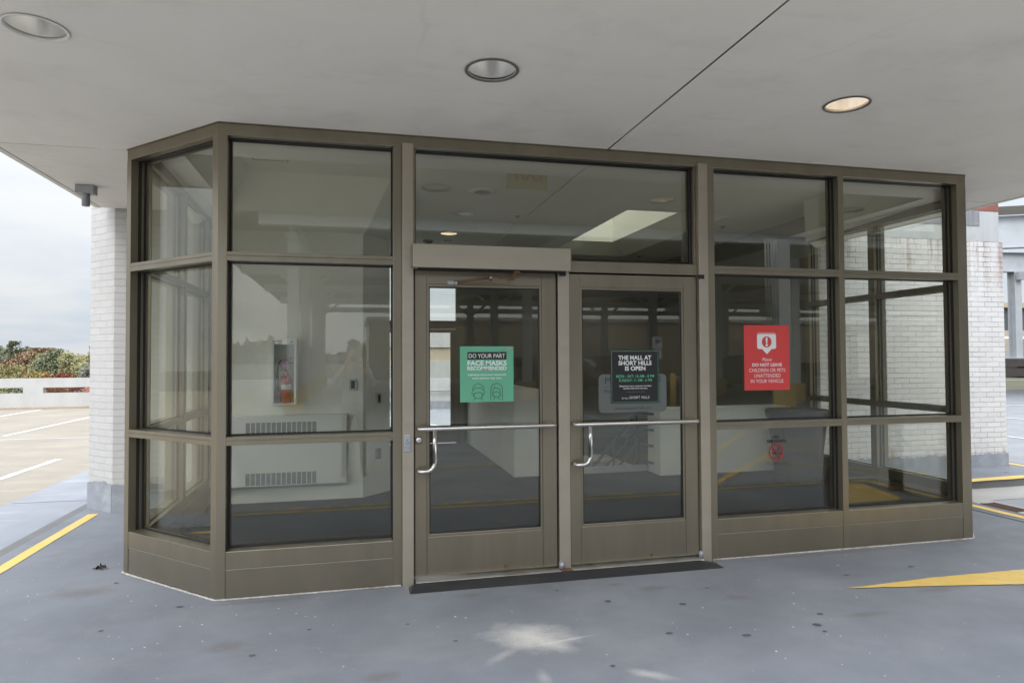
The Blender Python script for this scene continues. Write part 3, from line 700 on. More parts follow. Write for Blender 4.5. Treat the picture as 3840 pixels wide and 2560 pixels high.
# push plate on the left post
bb = B(); bb.box(1.208, 1.2525, -.031, -.0225, .919, 1.04); pp = part(bb, 'push_plate', M['zinc'], .004)
bb = B()
bb.ribbon([(0.004*math.cos(a)+.0, .004*math.sin(a)) for a in [i*.5 for i in range(14)]], .002, (1.23, -.0315, 1.005), X, Z, None)
bb.ribbon([(.011*math.cos(a), .011*math.sin(a)) for a in [2.2+i*.35 for i in range(14)]], .0028, (1.23, -.0315, .985), X, Z, None)
bb.ribbon([(0, .014), (0, 0), (.009, -.001), (.012, -.014)], .0035, (1.23, -.0315, .99), X, Z, None)
part(bb, 'wheelchair_symbol', M['blue_ink'], 0, pp)
bb = B(); put_text(bb, 'PUSH', -.011, .011, 0, .006, (1.23, -.0315, .952), X, Z); put_text(bb, 'TO OPEN', -.013, .013, 0, .005, (1.23, -.0315, .940), X, Z); part(bb, 'lettering', M['blue_ink'], 0, pp)
# rubber ramp at the threshold
bb = B()
xa, xb = 1.235, 3.515
A = [(xa, -.178, .002), (xb+.03, -.188, .002), (xb-.09, -.056, .026), (xa+.04, -.056, .026)]
n = 7; vs = []; fs = []
for i in range(n+1):
    t = i/n
    for s_ in range(2):
        p = Vector(A[0])*(1-t)+Vector(A[3])*t; q = Vector(A[1])*(1-t)+Vector(A[2])*t
        k = len(vs); vs += [p+Vector((0, 0, .0025 if s_ else 0)), q+Vector((0, 0, .0025 if s_ else 0))]
for i in range(len(vs)//2-1): fs.append([2*i, 2*i+1, 2*i+3, 2*i+2])
bb.add(vs, fs)
bb.poly([A[0], vs[-2], (xa-.0, -.05, .001)]); bb.poly([A[1], (xb+.04, -.05, .001), vs[-1]])
bb.add([A[0], A[1], (xb, -.05, .0015), (xa, -.05, .0015)], [[3, 2, 1, 0]])
o = bb.obj('threshold_ramp', M['rubber'], label=None); tag(o, 'black ribbed rubber ramp along the foot of the two doors', 'ramp')

# ------------------------------------------------------------------ signs on the glass
def arcpts(cx, cy, r, a0, a1, n=16): return [(cx+r*math.cos(a0+(a1-a0)*i/n), cy+r*math.sin(a0+(a1-a0)*i/n)) for i in range(n+1)]
class Sign:
    """frame for a sign laid out in the pixels of a zoomed view"""
    def __init__(s, name, label, cat, x0, x1, z0, z1, px, py, y, m, rounded=0):
        s.e = empty(name, label, cat, ((x0+x1)/2, y, z0)); s.y = y; s.n = 0
        s.sx = (x1-x0)/(px[1]-px[0]); s.sz = (z1-z0)/(py[1]-py[0]); s.px = px; s.py = py; s.x0 = x0; s.z1 = z1
        b = B()
        if rounded:
            r = rounded; pts = []
            for cx, cz, a in ((x1-r, z1-r, 0), (x0+r, z1-r, PI/2), (x0+r, z0+r, PI), (x1-r, z0+r, 1.5*PI)): pts += arcpts(cx, cz, r, a, a+PI/2, 6)
            k = len(pts); b.add([(p[0], y, p[1]) for p in pts]+[(p[0], y+.001, p[1]) for p in pts], [list(range(k))]+[[(i+1) % k, i, i+k, (i+1) % k+k] for i in range(k)])
        else: b.box(x0, x1, y, y+.001, z0, z1)
        b.obj('panel', m, s.e)
    def X(s, x): return s.x0+(x-s.px[0])*s.sx
    def Zc(s, y): return s.z1-(y-s.py[0])*s.sz
    def off(s): s.n += 1; return s.y-.0003*s.n-.0002
    def text(s, items, m, name='lettering'):
        y = s.off()
        for it in items:
            b = B(); t, x0, x1, ya, yb = it[:5]; kw = it[5] if len(it) > 5 else {}
            put_text(b, t, s.X(x0), s.X(x1), s.Zc(yb), s.Zc(ya), (0, y, 0), X, Z, 0, **kw)
            b.obj(name, m, s.e)
    def rect(s, x0, x1, y0, y1, m, name): 
        b = B(); y = s.off(); b.poly([(s.X(x0), y, s.Zc(y1)), (s.X(x1), y, s.Zc(y1)), (s.X(x1), y, s.Zc(y0)), (s.X(x0), y, s.Zc(y0))]); b.obj(name, m, s.e)
    def shape(s, polys, m, name):
        b = B(); y = s.off()
        for p in polys: b.poly([(s.X(q[0]), y, s.Zc(q[1])) for q in p])
        b.obj(name, m, s.e)
    def lines(s, ls, w, m, name):
        b = B(); y = s.off()
        for p in ls: b.ribbon([(s.X(q[0]), s.Zc(q[1])) for q in p], w*s.sx, (0, y, 0), X, Z, None)
        b.obj(name, m, s.e)
BD = dict(bold=.022)
BB = dict(bold=.03)
g = Sign('door_sign', 'square green sign about face masks on the left door glass', 'sign', 1.606, 1.998, 1.25, 1.648, (130, 1190), (257, 1337), .0285, M['green'])
g.rect(277, 1052, 367, 514, M['black_vinyl'], 'black_band')
g.text([('DO YOUR PART', 303, 1022, 402, 482, dict(bold=.006)), ('FACE MASKS', 277, 1052, 535, 630, BB), ('RECOMMENDED', 275, 1052, 648, 722, BB), ('Individual store and restaurant', 288, 1042, 786, 828, dict(bold=.012)), ('mask policies may vary.', 372, 955, 853, 905, dict(bold=.012))], M['white_ink'])
f1 = [arcpts(488, 1095, 112, 0, PI, 20), ]
f1 = [[(377, 1130)]+[(488-112*math.cos(a), 1095-112*math.sin(a)) for a in [i*PI/2/8 for i in range(9)]]+[(530, 995), (548, 1013), (575, 1020), (597, 1060), (597, 1130)],
 [(397, 1110), (405, 1080), (425, 1060), (450, 1058), (490, 1068), (520, 1060), (532, 1050), (560, 1078), (575, 1110)],
 [(412, 1165), (450, 1160), (488, 1152), (525, 1160), (560, 1168)], [(412, 1165), (408, 1235), (440, 1262), (488, 1272), (535, 1262), (560, 1235), (560, 1168)],
 [(377, 1128), (362, 1138), (362, 1165), (378, 1180), (405, 1235)], [(597, 1128), (611, 1138), (608, 1165), (592, 1180), (565, 1235)], [(427, 1255), (424, 1285), (385, 1307)], [(547, 1255), (552, 1285), (587, 1305)]]
f2 = [[(733, 1307), (733, 1090)]+[(849-116*math.cos(a), 1090-108*math.sin(a)) for a in [i*PI/16 for i in range(17)]]+[(964, 1307)],
 [(773, 1128), (778, 1095), (812, 1057), (806, 1035)], [(812, 1057), (850, 1077), (890, 1080), (925, 1105), (932, 1128)],
 [(755, 1142), (780, 1156), (850, 1142), (915, 1156), (943, 1142)], [(780, 1156), (780, 1220), (815, 1245), (850, 1250), (890, 1245), (915, 1220), (915, 1156)], [(755, 1203), (785, 1225)], [(941, 1203), (912, 1225)], [(808, 1245), (805, 1285), (768, 1303)], [(890, 1245), (893, 1285), (928, 1302)]]
g.lines(f1, 9, M['dark_ink'], 'masked_face_outline'); g.lines(f2, 9, M['dark_ink'], 'masked_face_outline')
bb = B()   # the crinkled corner of the vinyl
for k in range(5):
    pts = [(g.X(870+k*14+t*(300-k*12)), g.Zc(395-k*6-t*(92+k*3)-18*math.sin(t*PI))) for t in [i/8 for i in range(9)]]
    bb.ribbon(pts, .0022, (0, g.y-.0022, 0), X, Z, None)
bb.obj('crease', M['zinc'], g.e)

d = Sign('door_decal', 'pale frosted decal with a web address on the right door behind the black sign', 'decal', 2.652, 3.203, 1.150, 1.438, (220, 1475), (745, 1430), .0285, M['decal'], .035)
d.text([('M', 338, 450, 800, 915), ('S', 1310, 1365, 790, 900), ('Mo', 318, 432, 1018, 1082), ('www.shopshorthills.com', 515, 1200, 1330, 1395, dict(shear=.25))], M['grey_ink'])
d.rect(335, 1365, 965, 970, M['grey_ink'], 'rule')
k = Sign('door_sign', 'square black opening hours sign on the right door glass', 'sign', 2.748, 3.142, 1.217, 1.618, (440, 1335), (312, 1275), .0260, M['black_vinyl'])
k.lines([[(459, 330), (1316, 330), (1316, 1254), (459, 1254), (459, 328)]], 5, M['green_ink'], 'border')
k.text([('THE MALL AT', 582, 1190, 408, 487, BB), ('SHORT HILLS', 582, 1195, 505, 585, BB), ('IS OPEN', 703, 1080, 603, 682, BB), ('Department store, restaurant and select', 597, 1187, 947, 982, dict(bold=.015)), ('specialty shop hours may vary.', 667, 1117, 990, 1024, dict(bold=.015)), ('The Mall at', 640, 765, 1168, 1196, dict(shear=.3)), ('SHORT HILLS', 782, 1147, 1147, 1193, dict(spacing=1.15))], M['white_ink'])
k.text([('MON - SAT: 10 AM - 8 PM', 540, 1240, 758, 812, dict(bold=.004)), ('SUNDAY: 11 AM - 6 PM', 588, 1195, 832, 882, dict(bold=.004))], M['green_ink'])
k.text([('Visit shopshorthills.com for updates', 720, 1068, 1060, 1082)], M['teal_ink'])
r = Sign('window_sign', 'tall red warning sign with a speech bubble on the window right of the doors', 'sign', 3.925, 4.338, 1.294, 1.819, (185, 1140), (105, 1467), .1085, M['red_vinyl'])
def rrect(x0, x1, y0, y1, q):
    P = []
    for cx, cy, a in ((x1-q, y1-q, 0), (x0+q, y1-q, PI/2), (x0+q, y0+q, PI), (x1-q, y0+q, 1.5*PI)): P += arcpts(cx, cy, q, a, a+PI/2, 6)
    return P[::-1]
r.shape([rrect(460, 860, 256, 560, 38)], M['pink_ink'], 'bubble_shadow')
r.shape([rrect(460, 862, 293, 604, 42), [(560, 603), (665, 712), (768, 603)]], M['white_ink'], 'speech_bubble')
r.shape([[(662+103*math.cos(-a), 455+117*math.sin(-a)) for a in [i*PI/18 for i in range(36)]]], M['red_vinyl'], 'disc')
r.shape([[(640, 375), (648, 362), (672, 362), (681, 375), (675, 484), (666, 490), (655, 490), (648, 484)], [(662+24*math.cos(-a), 523+26*math.sin(-a)) for a in [i*PI/10 for i in range(20)]]], M['white_ink'], 'exclamation_mark')
r.text([('Please', 558, 765, 790, 858, dict(shear=.3)), ('CHILDREN OR PETS', 285, 1047, 1013, 1087, dict(bold=-.004)), ('UNATTENDED', 392, 945, 1128, 1200, dict(bold=-.004)), ('IN YOUR VEHICLE.', 315, 1020, 1240, 1314, dict(bold=-.004)), ('DO NOT LEAVE', 352, 980, 902, 970, BB)], M['white_ink'])
ns = empty('window_decal', 'no smoking decal with a red ring low on the window below the red sign', 'decal', (4.21, .11, .68))
bb = B(); yk = .1108
ring = [(4.208+.063*math.cos(a), .793+.063*math.sin(a)) for a in [i*PI/24 for i in range(49)]]
bb.ribbon(ring, .0105, (0, yk, 0), X, Z, None); bb.ribbon([(4.208-.044, .793+.044), (4.208+.044, .793-.044)], .0105, (0, yk-.0003, 0), X, Z, None); bb.obj('prohibition_ring', M['red_ink'], ns)
bb = B(); bb.poly([(4.18, yk+.0003, .776), (4.245, yk+.0003, .776), (4.245, yk+.0003, .786), (4.18, yk+.0003, .786)])
bb.poly([(4.168, yk+.0003, .776), (4.176, yk+.0003, .776), (4.176, yk+.0003, .786), (4.168, yk+.0003, .786)])
bb.ribbon(arcpts(4.215, .816, .014, -2.2, 1.4, 10), .006, (0, yk+.0003, 0), X, Z, None); bb.ribbon(arcpts(4.185, .795, .013, .6, 3.2, 8), .003, (0, yk+.0003, 0), X, Z, None); bb.obj('cigarette', M['black_vinyl'], ns)
bb = B()
for t, a0, a1, z0, z1, kw in (('NO', 4.183, 4.235, .901, .925, BD), ('SMOKING', 4.121, 4.300, .868, .893, BD), ('VIOLATORS ARE SUBJECT TO FINE', 4.115, 4.305, .706, .713, {}), ('New Jersey Smoke-Free Air Act', 4.118, 4.302, .693, .701, {}), ('N.J.S.A.', 4.16, 4.22, .681, .687, {})):
    put_text(bb, t, a0, a1, z0, z1, (0, yk, 0), X, Z, 0, **kw)
bb.obj('lettering', M['black_vinyl'], ns)

# ------------------------------------------------------------------ canopy
CX0, CX1, CY0, CY1 = -1.66, 7.27, -2.5, 2.93
LIGHTS_OUT = [(-.591, -1.147), (1.601, -1.163), (3.854, -1.164), (6.05, -1.16)]
CAN = empty('canopy', 'wide flat white plaster canopy over the vestibule', 'canopy', (3, 0, H))
def plate(b, x0, x1, y0, y1, z, holes, r, m=0, up=False, n=32):
    """flat sheet with round holes"""
    bm = bmesh.new(); ed = []
    def loop(pts):
        vs = [bm.verts.new((p[0], p[1], z)) for p in pts]
        for i in range(len(vs)): ed.append(bm.edges.new((vs[i], vs[(i+1) % len(vs)])))
    loop([(x0, y0), (x1, y0), (x1, y1), (x0, y1)])
    for h in holes:
        if x0 < h[0] < x1 and y0 < h[1] < y1: loop([(h[0]+r*math.cos(2*PI*i/n), h[1]+r*math.sin(2*PI*i/n)) for i in range(n)])
    bmesh.ops.triangle_fill(bm, use_beauty=True, edges=ed)
    bm.verts.index_update()
    vs = [v.co.copy() for v in bm.verts]; fs = []
    for f in bm.faces:
        q = [v.index for v in f.verts]
        nz = f.normal.z if f.normal.length else (vs[q[1]]-vs[q[0]]).cross(vs[q[2]]-vs[q[0]]).z
        if (nz > 0) != up: q = q[::-1]
        fs.append(q)
    b.add(vs, fs, m); bm.free()
SE = 2.7318; g_ = .006
for x0, x1, y0, y1 in ((CX0, SE-g_, CY0, .795), (SE+g_, CX1, CY0, .795), (CX0, -.4, .80, CY1), (6.4, CX1, .80, CY1)):
    bb = B(); plate(bb, x0, x1, y0, y1, H, LIGHTS_OUT, .128); bb.obj('soffit_panel', M['soffit'], CAN)
bb = B(); bb.box(SE-g_, SE+g_, CY0, .8, H+.012, H+.02); bb.box(CX0, -.4, .794, .801, H+.008, H+.016); bb.box(6.4, CX1, .794, .801, H+.008, H+.016); bb.obj('soffit_joint', M['slot'], CAN)
bb = B()
for q in ((CX0-.055, CX0-.004, CY0-.05, CY1), (CX1+.004, CX1+.055, CY0-.05, CY1)): bb.box(*q, H-.004, H+.75)
bb.box(CX0-.004, CX1+.004, CY0-.055, CY0-.004, H-.004, H+.75); bb.obj('fascia', M['trim'], CAN, bevel=.004)
bb = B(); bb.box(CX0-.05, CX1+.05, CY0-.05, 3.4, H+.70, H+.745); bb.obj('roof', M['fascia'], CAN)

def downlight(x, y, z, r, ring, lit, label, group):
    e = empty('downlight', label, 'light', (x, y, z), group)
    b = B(); b.lathe((x, y, z), [(r*1.0, -.006), (r*.975, -.009), (r*.895, -.007), (r*.885, .012), (r*1.0, -.0005)], 48); b.obj('trim_ring', ring, e)
    b = B(); prof = [(r*.887, .010)]+[(r*(.887-.42*(i/8)**1.6), .01+.19*i/8) for i in range(1, 9)]
    b.lathe((x, y, z), prof, 48); b.obj('reflector', M['reflector'], e)
    b = B(); b.lathe((x, y, z), [(0, .193), (r*.5, .193), (r*.5, .2)], 32); b.obj('lamp', M['lamp_on'] if lit else M['lamp_off'], e)
    return e
downlight(*LIGHTS_OUT[0], H, .138, M['ring_white'], 0, 'white rimmed recessed light in the canopy near its left corner', 'canopy downlights')
downlight(*LIGHTS_OUT[1], H, .148, M['ring_dark'], 0, 'dark rimmed unlit recessed light in the canopy above the doors', 'canopy downlights')
downlight(*LIGHTS_OUT[2], H, .138, M['ring_dark'], 1, 'lit warm recessed light in the canopy right of the seam', 'canopy downlights')
downlight(*LIGHTS_OUT[3], H, .138, M['ring_dark'], 0, 'recessed light far to the right in the canopy', 'canopy downlights')
e = empty('canopy_sensor', 'small grey sensor box under the canopy beside the left brick pillar', 'sensor', (-1.47, 2.0, H))
bb = B(); bb.box(-1.55, -1.40, 1.95, 2.06, H-.075, H-.001); bb.obj('box', M['grey_steel'], e, bevel=.006)
bb = B(); bb.lathe((-1.475, 2.0, H), [(0, -.185), (.028, -.185), (.033, -.18), (.033, -.0755)], 20); bb.obj('sensor_tube', M['patch'], e)

# ------------------------------------------------------------------ brick walls
e = empty('brick_pillar', 'white painted brick pillar with a grey base left of the vestibule', 'pillar', (-1.3, 3, 0))
bb = B(); bb.prism([(-C-.001, 2.95), (-1.54, 2.95), (-1.87, 3.28), (-1.87, 4.6), (-C-.001, 4.6)], .27, 3.9); bb.obj('brickwork', M['brickL'], e, bevel=.006)
bb = B(); bb.prism([(-C-.001, 2.942), (-1.543, 2.942), (-1.878, 3.277), (-1.878, 4.6), (-C-.001, 4.6)], -.1, .27)
bb.obj('base_coat', M['basecoat'], e, bevel=.012)
def jag(b, p0, p1, z0, z1, j, off):
    p0 = Vector(p0); p1 = Vector(p1); u = (p1-p0).normalized(); n = Vector((u.y, -u.x)); m = max(3, int((p1-p0).length/.025)); top = []; zz = z1
    for i in range(m+1):
        zz = .6*zz+.4*(z1+R.uniform(-j, j)); q = p0+(p1-p0)*i/m+n*off; top.append((q.x, q.y, zz))
    lo = [(t[0], t[1], z0) for t in top]; k = len(top)
    b.add(lo+top, [[i, i+1, i+1+k, i+k] for i in range(k-1)])
bb = B(); jag(bb, (-1.878, 3.277), (-1.543, 2.942), -.1, .285, .045, .0035); jag(bb, (-1.543, 2.942), (-C, 2.942), -.1, .285, .02, .0035); bb.obj('base_coat_edge', M['basecoat'], e)
e = empty('brick_wall', 'white painted brick wall with rust stains right of the vestibule', 'wall', (8.3, 3, 0))
bb = B(); bb.box(XR+C+.001, 9.90, 2.95, 3.9, .175, 3.185); bb.obj('brickwork', M['brickR'], e, bevel=.006)
bb = B(); bb.box(XR+C+.001, 9.908, 2.942, 3.9, -.1, .175); bb.obj('base_coat', M['basecoat'], e, bevel=.012)
bb = B(); jag(bb, (XR+C+.01, 2.942), (9.908, 2.942), -.1, .188, .03, .003); bb.obj('base_coat_edge', M['basecoat'], e)
bb = B(); bb.box(XR+C+.001, 9.845, 2.956, 3.9, 3.187, 3.62); bb.obj('metal_fascia', M['fascia'], e, bevel=.004)
bb = B(); bb.box(7.4, 9.50, 2.948, 2.9555, 3.40, 3.618, 0)
bb.obj('cover_plate', M['patch'], e, bevel=.001)
bb = B()
for x, z in ((9.47, 3.43), (9.47, 3.59), (8.6, 3.59), (8.6, 3.43)): bb.lathe((x, 2.9475, z), [(0, -.006), (.008, -.003), (.009, .0)], 10, 0, 'y')
bb.obj('bolt', M['zinc'], e)
bb = B(); bb.box(7.2, 9.84, 2.95, 3.95, 3.6215, 4.3); bb.obj('coping_band', M['redband'], e)

# ------------------------------------------------------------------ interior
CZ = 3.45
bb = B()
for x0, x1, y0, y1 in ((-.75, 6.78, .8, 3.95), (-.6, 3.28, 3.95, 7.6), (4.81, 6.78, 3.95, 7.6), (3.28, 4.81, 5.5, 7.6)): bb.poly([(x0, y0, .006), (x1, y0, .006), (x1, y1, .006), (x0, y1, .006)])
bb.poly([(.05, .06, .006), (5.97, .06, .006), (6.70, .8, .006), (-.68, .8, .006)])
struct(bb, 'interior_floor', M['carpet'])
# ceiling with sloping coves, skylight and light holes
LIN = [(.72, 1.44), (2.28, 1.44), (3.93, 1.44), (5.52, 1.43), (2.29, 3.9), (2.265, 5.3)]
SK = (4.28, 5.76, 3.25, 6.9)
bb = B(); xa, xb = -.15, 6.2
plate(bb, xa, xb, .62, 2.36, CZ, LIN, .130)
plate(bb, 1.25, SK[0], 2.36, 7.6, CZ, LIN, .130)
plate(bb, SK[0], SK[1], 2.36, SK[2], CZ, [], .1); plate(bb, SK[0], SK[1], SK[3], 7.6, CZ, [], .1); plate(bb, SK[1], 6.79, 2.36, 7.6, CZ, [], .1)
zc = 2.98
def quad(*p): bb.poly(p)
quad((xa, 2.36, CZ), (1.25, 2.36, CZ), (.99, 3.05, zc), (-C+.05, 3.05, zc))         # back cove, left
quad((xa, .62, CZ), (xa, 2.36, CZ), (-C+.05, 3.05, zc), (-C+.12, .85, 3.12), )         # left cove
quad((xa, .62, CZ), (-C+.12, .85, 3.12), (.06, .12, 3.12), (xa+.4, .62, CZ))
quad((xa+.4, .62, CZ), (.06, .12, 3.12), (5.96, .12, 3.12), (xb-.4, .62, CZ))
quad((xb-.4, .62, CZ), (5.96, .12, 3.12), (XR+C-.12, .85, 3.12), (xb, .62, CZ))
quad((xb, .62, CZ), (XR+C-.12, .85, 3.12), (XR+C-.05, 3.05, zc), (xb, 2.36, CZ))
quad((xb, 2.36, CZ), (XR+C-.05, 3.05, zc), (XR+C-.05, 3.05, CZ))
quad((1.25, 2.36, CZ), (1.45, 3.5, CZ), (1.30, 3.36, zc), (.99, 3.05, zc))
quad((.9, 2.9, CZ+.01), (1.5, 2.9, CZ+.01), (1.5, 7.7, CZ+.01), (1.3, 7.7, CZ+.01))
quad((-C+.12, .85, 3.12), (-C+.05, 3.05, zc), (-C+.0, 3.05, zc), (-C+.0, .85, 3.12))
quad((XR+C-.12, .85, 3.12), (XR+C-.0, .85, 3.12), (XR+C-.0, 3.05, zc), (XR+C-.05, 3.05, zc))
struct(bb, 'interior_ceiling', M['ceil'])
bb = B(); bb.box(3.11, 3.122, 1.46, 7.5, CZ-.012, CZ-.0005); struct(bb, 'ceiling_joint', M['ceil'])
e = empty('skylight', 'bright rectangular skylight in the ceiling behind the right door', 'skylight', (5, 5, CZ))
bb = B(); z1, z2 = 3.66, 4.75
lo = [(SK[0], SK[2]), (SK[1], SK[2]), (SK[1], SK[3]), (SK[0], SK[3])]; hi = [(SK[0], SK[2]), (5.44, SK[2]), (5.44, 6.62), (SK[0], 6.62)]
for i in range(4):
    j = (i+1) % 4
    bb.poly([(*lo[i], CZ), (*hi[i], z1), (*hi[j], z1), (*lo[j], CZ)]); bb.poly([(*hi[i], z1), (*hi[i], z2), (*hi[j], z2), (*hi[j], z1)])
bb.obj('shaft', M['ceil'], e)
bb = B(); bb.box(SK[0]-.1, 5.54, SK[2]-.1, 6.72, z2, z2+.02); bb.obj('glazing', M['skyglass'], e)
bb = B(); bb.box(4.28, 5.44, 4.9, 4.95, 4.6, 4.72); bb.obj('bar', M['wall'], e)
lab = ['recessed ceiling light over the heater behind the left window', 'recessed ceiling light half hidden by the exit sign', 'recessed ceiling light behind the top right of the transom', 'recessed ceiling light behind the window with the red sign', 'unlit recessed ceiling light deep inside above the left door', 'lit warm recessed ceiling light deepest inside']
for i, (x, y) in enumerate(LIN): downlight(x, y, CZ, .14, M['ring_dark'] if i not in (4, 5) else M['ring_white'], i == 5, lab[i], 'indoor downlights')
# walls
def wall(pts, z0, z1, label, m='wall', name='interior_wall', holes=None):
    b = B(); b.prism(pts, z0, z1); o = b.obj(name, M[m]); tag(o, label, 'wall'); return o
wall([(-C-.0, 3.05), (.97, 3.05), (1.285, 3.36), (1.285, 7.75), (1.13, 7.75), (1.13, 3.45), (.9, 3.2), (-C, 3.2)], 0, 3.6, 'white interior wall carrying the heater behind the left window')
bb = B(); bb.box(-C, -.70, 2.955, 3.05, 0, 3.3); o = bb.obj('interior_wall', M['wall']); tag(o, 'narrow white wall return at the left end of the heater wall', 'wall')
wall([(6.79, 2.96), (6.95, 2.96), (6.95, 7.75), (6.79, 7.75)], 0, 3.7, 'tall interior wall on the far right behind the bin', 'dimmed_wall')
wall([(2.92, 3.86), (3.28, 3.86), (3.28, 7.6), (2.92, 7.6)], .004, 1.15, 'low white stair parapet behind the left door', name='stair_parapet')
wall([(4.81, 3.47), (6.785, 3.47), (6.785, 3.85), (4.81, 3.85)], .004, .88, 'low white parapet behind the right door and beside the bin', name='stair_parapet')
wall([(2.86, 7.6), (6.79, 7.6), (6.79, 7.75), (2.86, 7.75)], -1.6, 3.6, 'dim rear wall of the lobby above the stairs', 'dimmed_wall')
e = empty('stairwell', 'grey stairwell with a low kerb behind the right door', 'stairs', (4, 4.5, 0))
bb = B(); bb.box(3.281, 4.809, 3.86, 3.95, .004, .085); bb.obj('kerb', M['concrete'], e, bevel=.004)
bb = B()
for i in range(8): bb.box(4.55-.2*(i+1), 4.55-.2*i, 3.96, 5.49, -1.6, -.17*(i+1)+.0)
bb.obj('steps', M['carpet'], e)
bb = B(); bb.box(3.2, 3.279, 3.95, 5.5, -1.6, .0); bb.box(4.811, 4.9, 3.95, 5.5, -1.6, .0); bb.box(3.28, 4.81, 5.501, 5.6, -1.6, .0); bb.box(3.28, 4.81, 3.87, 3.949, -1.6, .0); bb.obj('stair_wall', M['wall'], e)
e = empty('handrail', 'grey four pipe stair handrail sloping down behind the right door', 'handrail', (4.5, 3.97, 0))
for zt, xe in ((.80, 4.03), (.585, 4.20), (.37, 4.36), (.14, 4.55)):
    bb = B(); xe2 = 4.71-(zt+.3)*.9
    bb.tube([(4.809, 3.66, zt), (4.78, 3.74, zt), (4.73, 3.93, zt), (4.70, 3.97, zt-.01), (4.66, 3.975, zt-.05), (xe2, 3.975, -.3)], .021 if zt > .7 else .017, 12); bb.obj('pipe', M['rail'], e)
for x, zt in ((4.705, .80), (4.36, .42)):
    bb = B(); bb.tube([(x, 3.985, -.3), (x, 3.985, zt-.04)], .018, 10); bb.obj('post', M['rail'], e)
# heater
e = empty('heater', 'cream wall heater with two black slotted grilles', 'heater', (.2, 2.95, .19))
bb = B(); bb.box(-.72, .80, 2.945, 3.049, .195, .955); bb.obj('casing', M['heater'], e, bevel=.008)
for z0, z1 in ((.757, .882), (.212, .340)):
    bb = B(); nx = 14; xa, xb = -.262, .475; w = (xb-xa)/nx; nz = 11; hz = (z1-z0)/nz
    for i in range(nx):
        for j in range(nz): bb.box(xa+i*w+.006, xa+(i+1)*w-.004, 2.9432, 2.9448, z0+j*hz+.002, z0+(j+1)*hz-.003)
    bb.obj('grille', M['dark_slot'], e)
bb = B(); bb.box(.545, .655, 2.9425, 2.9445, .765, .865); bb.obj('access_flap', M['heater'], e, bevel=.001)
# thermostat plates
def plate_thing(name, label, cat, O, u, n, w, h, z, inner=True):
    e = empty(name, label, cat, O)
    b = B(); b.obox(O, u, n, -w/2, w/2, -.03, -.001, z-h/2, z+h/2); b.obj('cover', M['zinc'] if inner else M['patch'], e, bevel=.003)
    if inner: b = B(); b.obox(O, u, n, -w*.27, w*.27, -.034, -.0305, z-h*.34, z+h*.34); b.obj('window', M['dark_slot'], e)
plate_thing('thermostat', 'small square thermostat on the heater wall right of the extinguisher cabinet', 'thermostat', (.86, 3.05, 0), X, Y, .082, .125, 1.275)
q = Vector((1.12, 3.20, 0)); du = Vector((s2, s2, 0)); dn = Vector((-s2, s2, 0))
plate_thing('key_switch', 'key switch plate on the angled interior wall beside the thermostat', 'switch', q+du*.02, du, dn, .07, .12, 1.105)
plate_thing('outlet_plate', 'dark outlet plate low on the angled interior wall', 'outlet', q+du*.02, du, dn, .065, .12, .47, False)
# fire extinguisher cabinet
e = empty('extinguisher_cabinet', 'white wall cabinet with a glass front holding a fire extinguisher', 'cabinet', (.14, 3, 1.07))
bb = B(); x0, x1, z0, z1 = .010, .265, 1.075, 1.785
bb.box(x0, x1, 3.03, 3.049, z0, z1); bb.box(x0, x0+.012, 2.90, 3.03, z0, z1); bb.box(x1-.012, x1, 2.90, 3.03, z0, z1); bb.box(x0+.012, x1-.012, 2.90, 3.03, z0, z0+.012); bb.box(x0+.012, x1-.012, 2.90, 3.03, z1-.012, z1); bb.obj('body', M['white_paint'], e)
bb = B(); bb.box(x0, x0+.024, 2.885, 2.8995, z0, z1); bb.box(x1-.024, x1, 2.885, 2.8995, z0, z1); bb.box(x0+.0242, x1-.0242, 2.885, 2.8995, z0, z0+.014); bb.box(x0+.0242, x1-.0242, 2.885, 2.8995, z1-.062, z1); dr = bb.obj('door', M['white_paint'], e, bevel=.002)
bb = B(); bb.box(x0+.02, x1-.02, 2.889, 2.891, z0+.012, z1-.06); bb.obj('pane', M['glass_clear'], dr)
bb = B(); bb.lathe((x1-.055, 2.884, z1-.034), [(0, -.008), (.008, -.006), (.012, 0)], 16, 0, 'y'); bb.obj('lock', M['steel'], dr)
bb = B(); put_text(bb, 'FIRE', .095, .165, 1.405, 1.43, (0, 2.8885, 0), X, Z, 0, bold=.02)
for zz in (1.392, 1.384): bb.poly([(.09, 2.8885, zz), (.17, 2.8885, zz), (.17, 2.8885, zz+.0035), (.09, 2.8885, zz+.0035)])
for xx, zz in ((.085, 1.45), (.165, 1.45), (.085, 1.355), (.165, 1.355)): bb.poly([(xx, 2.8885, zz), (xx+.018, 2.8885, zz), (xx+.009, 2.8885, zz+.016)])
bb.obj('lettering', M['white_ink'], dr)
bb = B(); bb.poly([(.025, 2.8845, 1.757), (.085, 2.8845, 1.757), (.085, 2.8845, 1.764), (.025, 2.8845, 1.764)]); bb.obj('maker_mark', M['red_ink'], dr)
e = empty('fire_extinguisher', 'red fire extinguisher with a pink tag inside the wall cabinet', 'fire extinguisher', (.15, 2.965, 1.088))
bb = B(); bb.lathe((.15, 2.965, 1.088), [(0, 0), (.05, 0), (.057, .01), (.057, .235), (.05, .27), (.03, .30), (.018, .315), (.018, .33), (0, .33)], 28); bb.obj('cylinder', M['exting'], e)
bb = B(); bb.lathe((.15, 2.965, 1.088), [(0, .33), (.014, .33), (.016, .43), (.02, .46), (.0, .47)], 16); bb.tube([(.14, 2.965, 1.55), (.235, 2.96, 1.585)], .007, 8); bb.tube([(.14, 2.965, 1.53), (.235, 2.96, 1.515)], .007, 8); bb.obj('valve_handle', M['steel'], e)
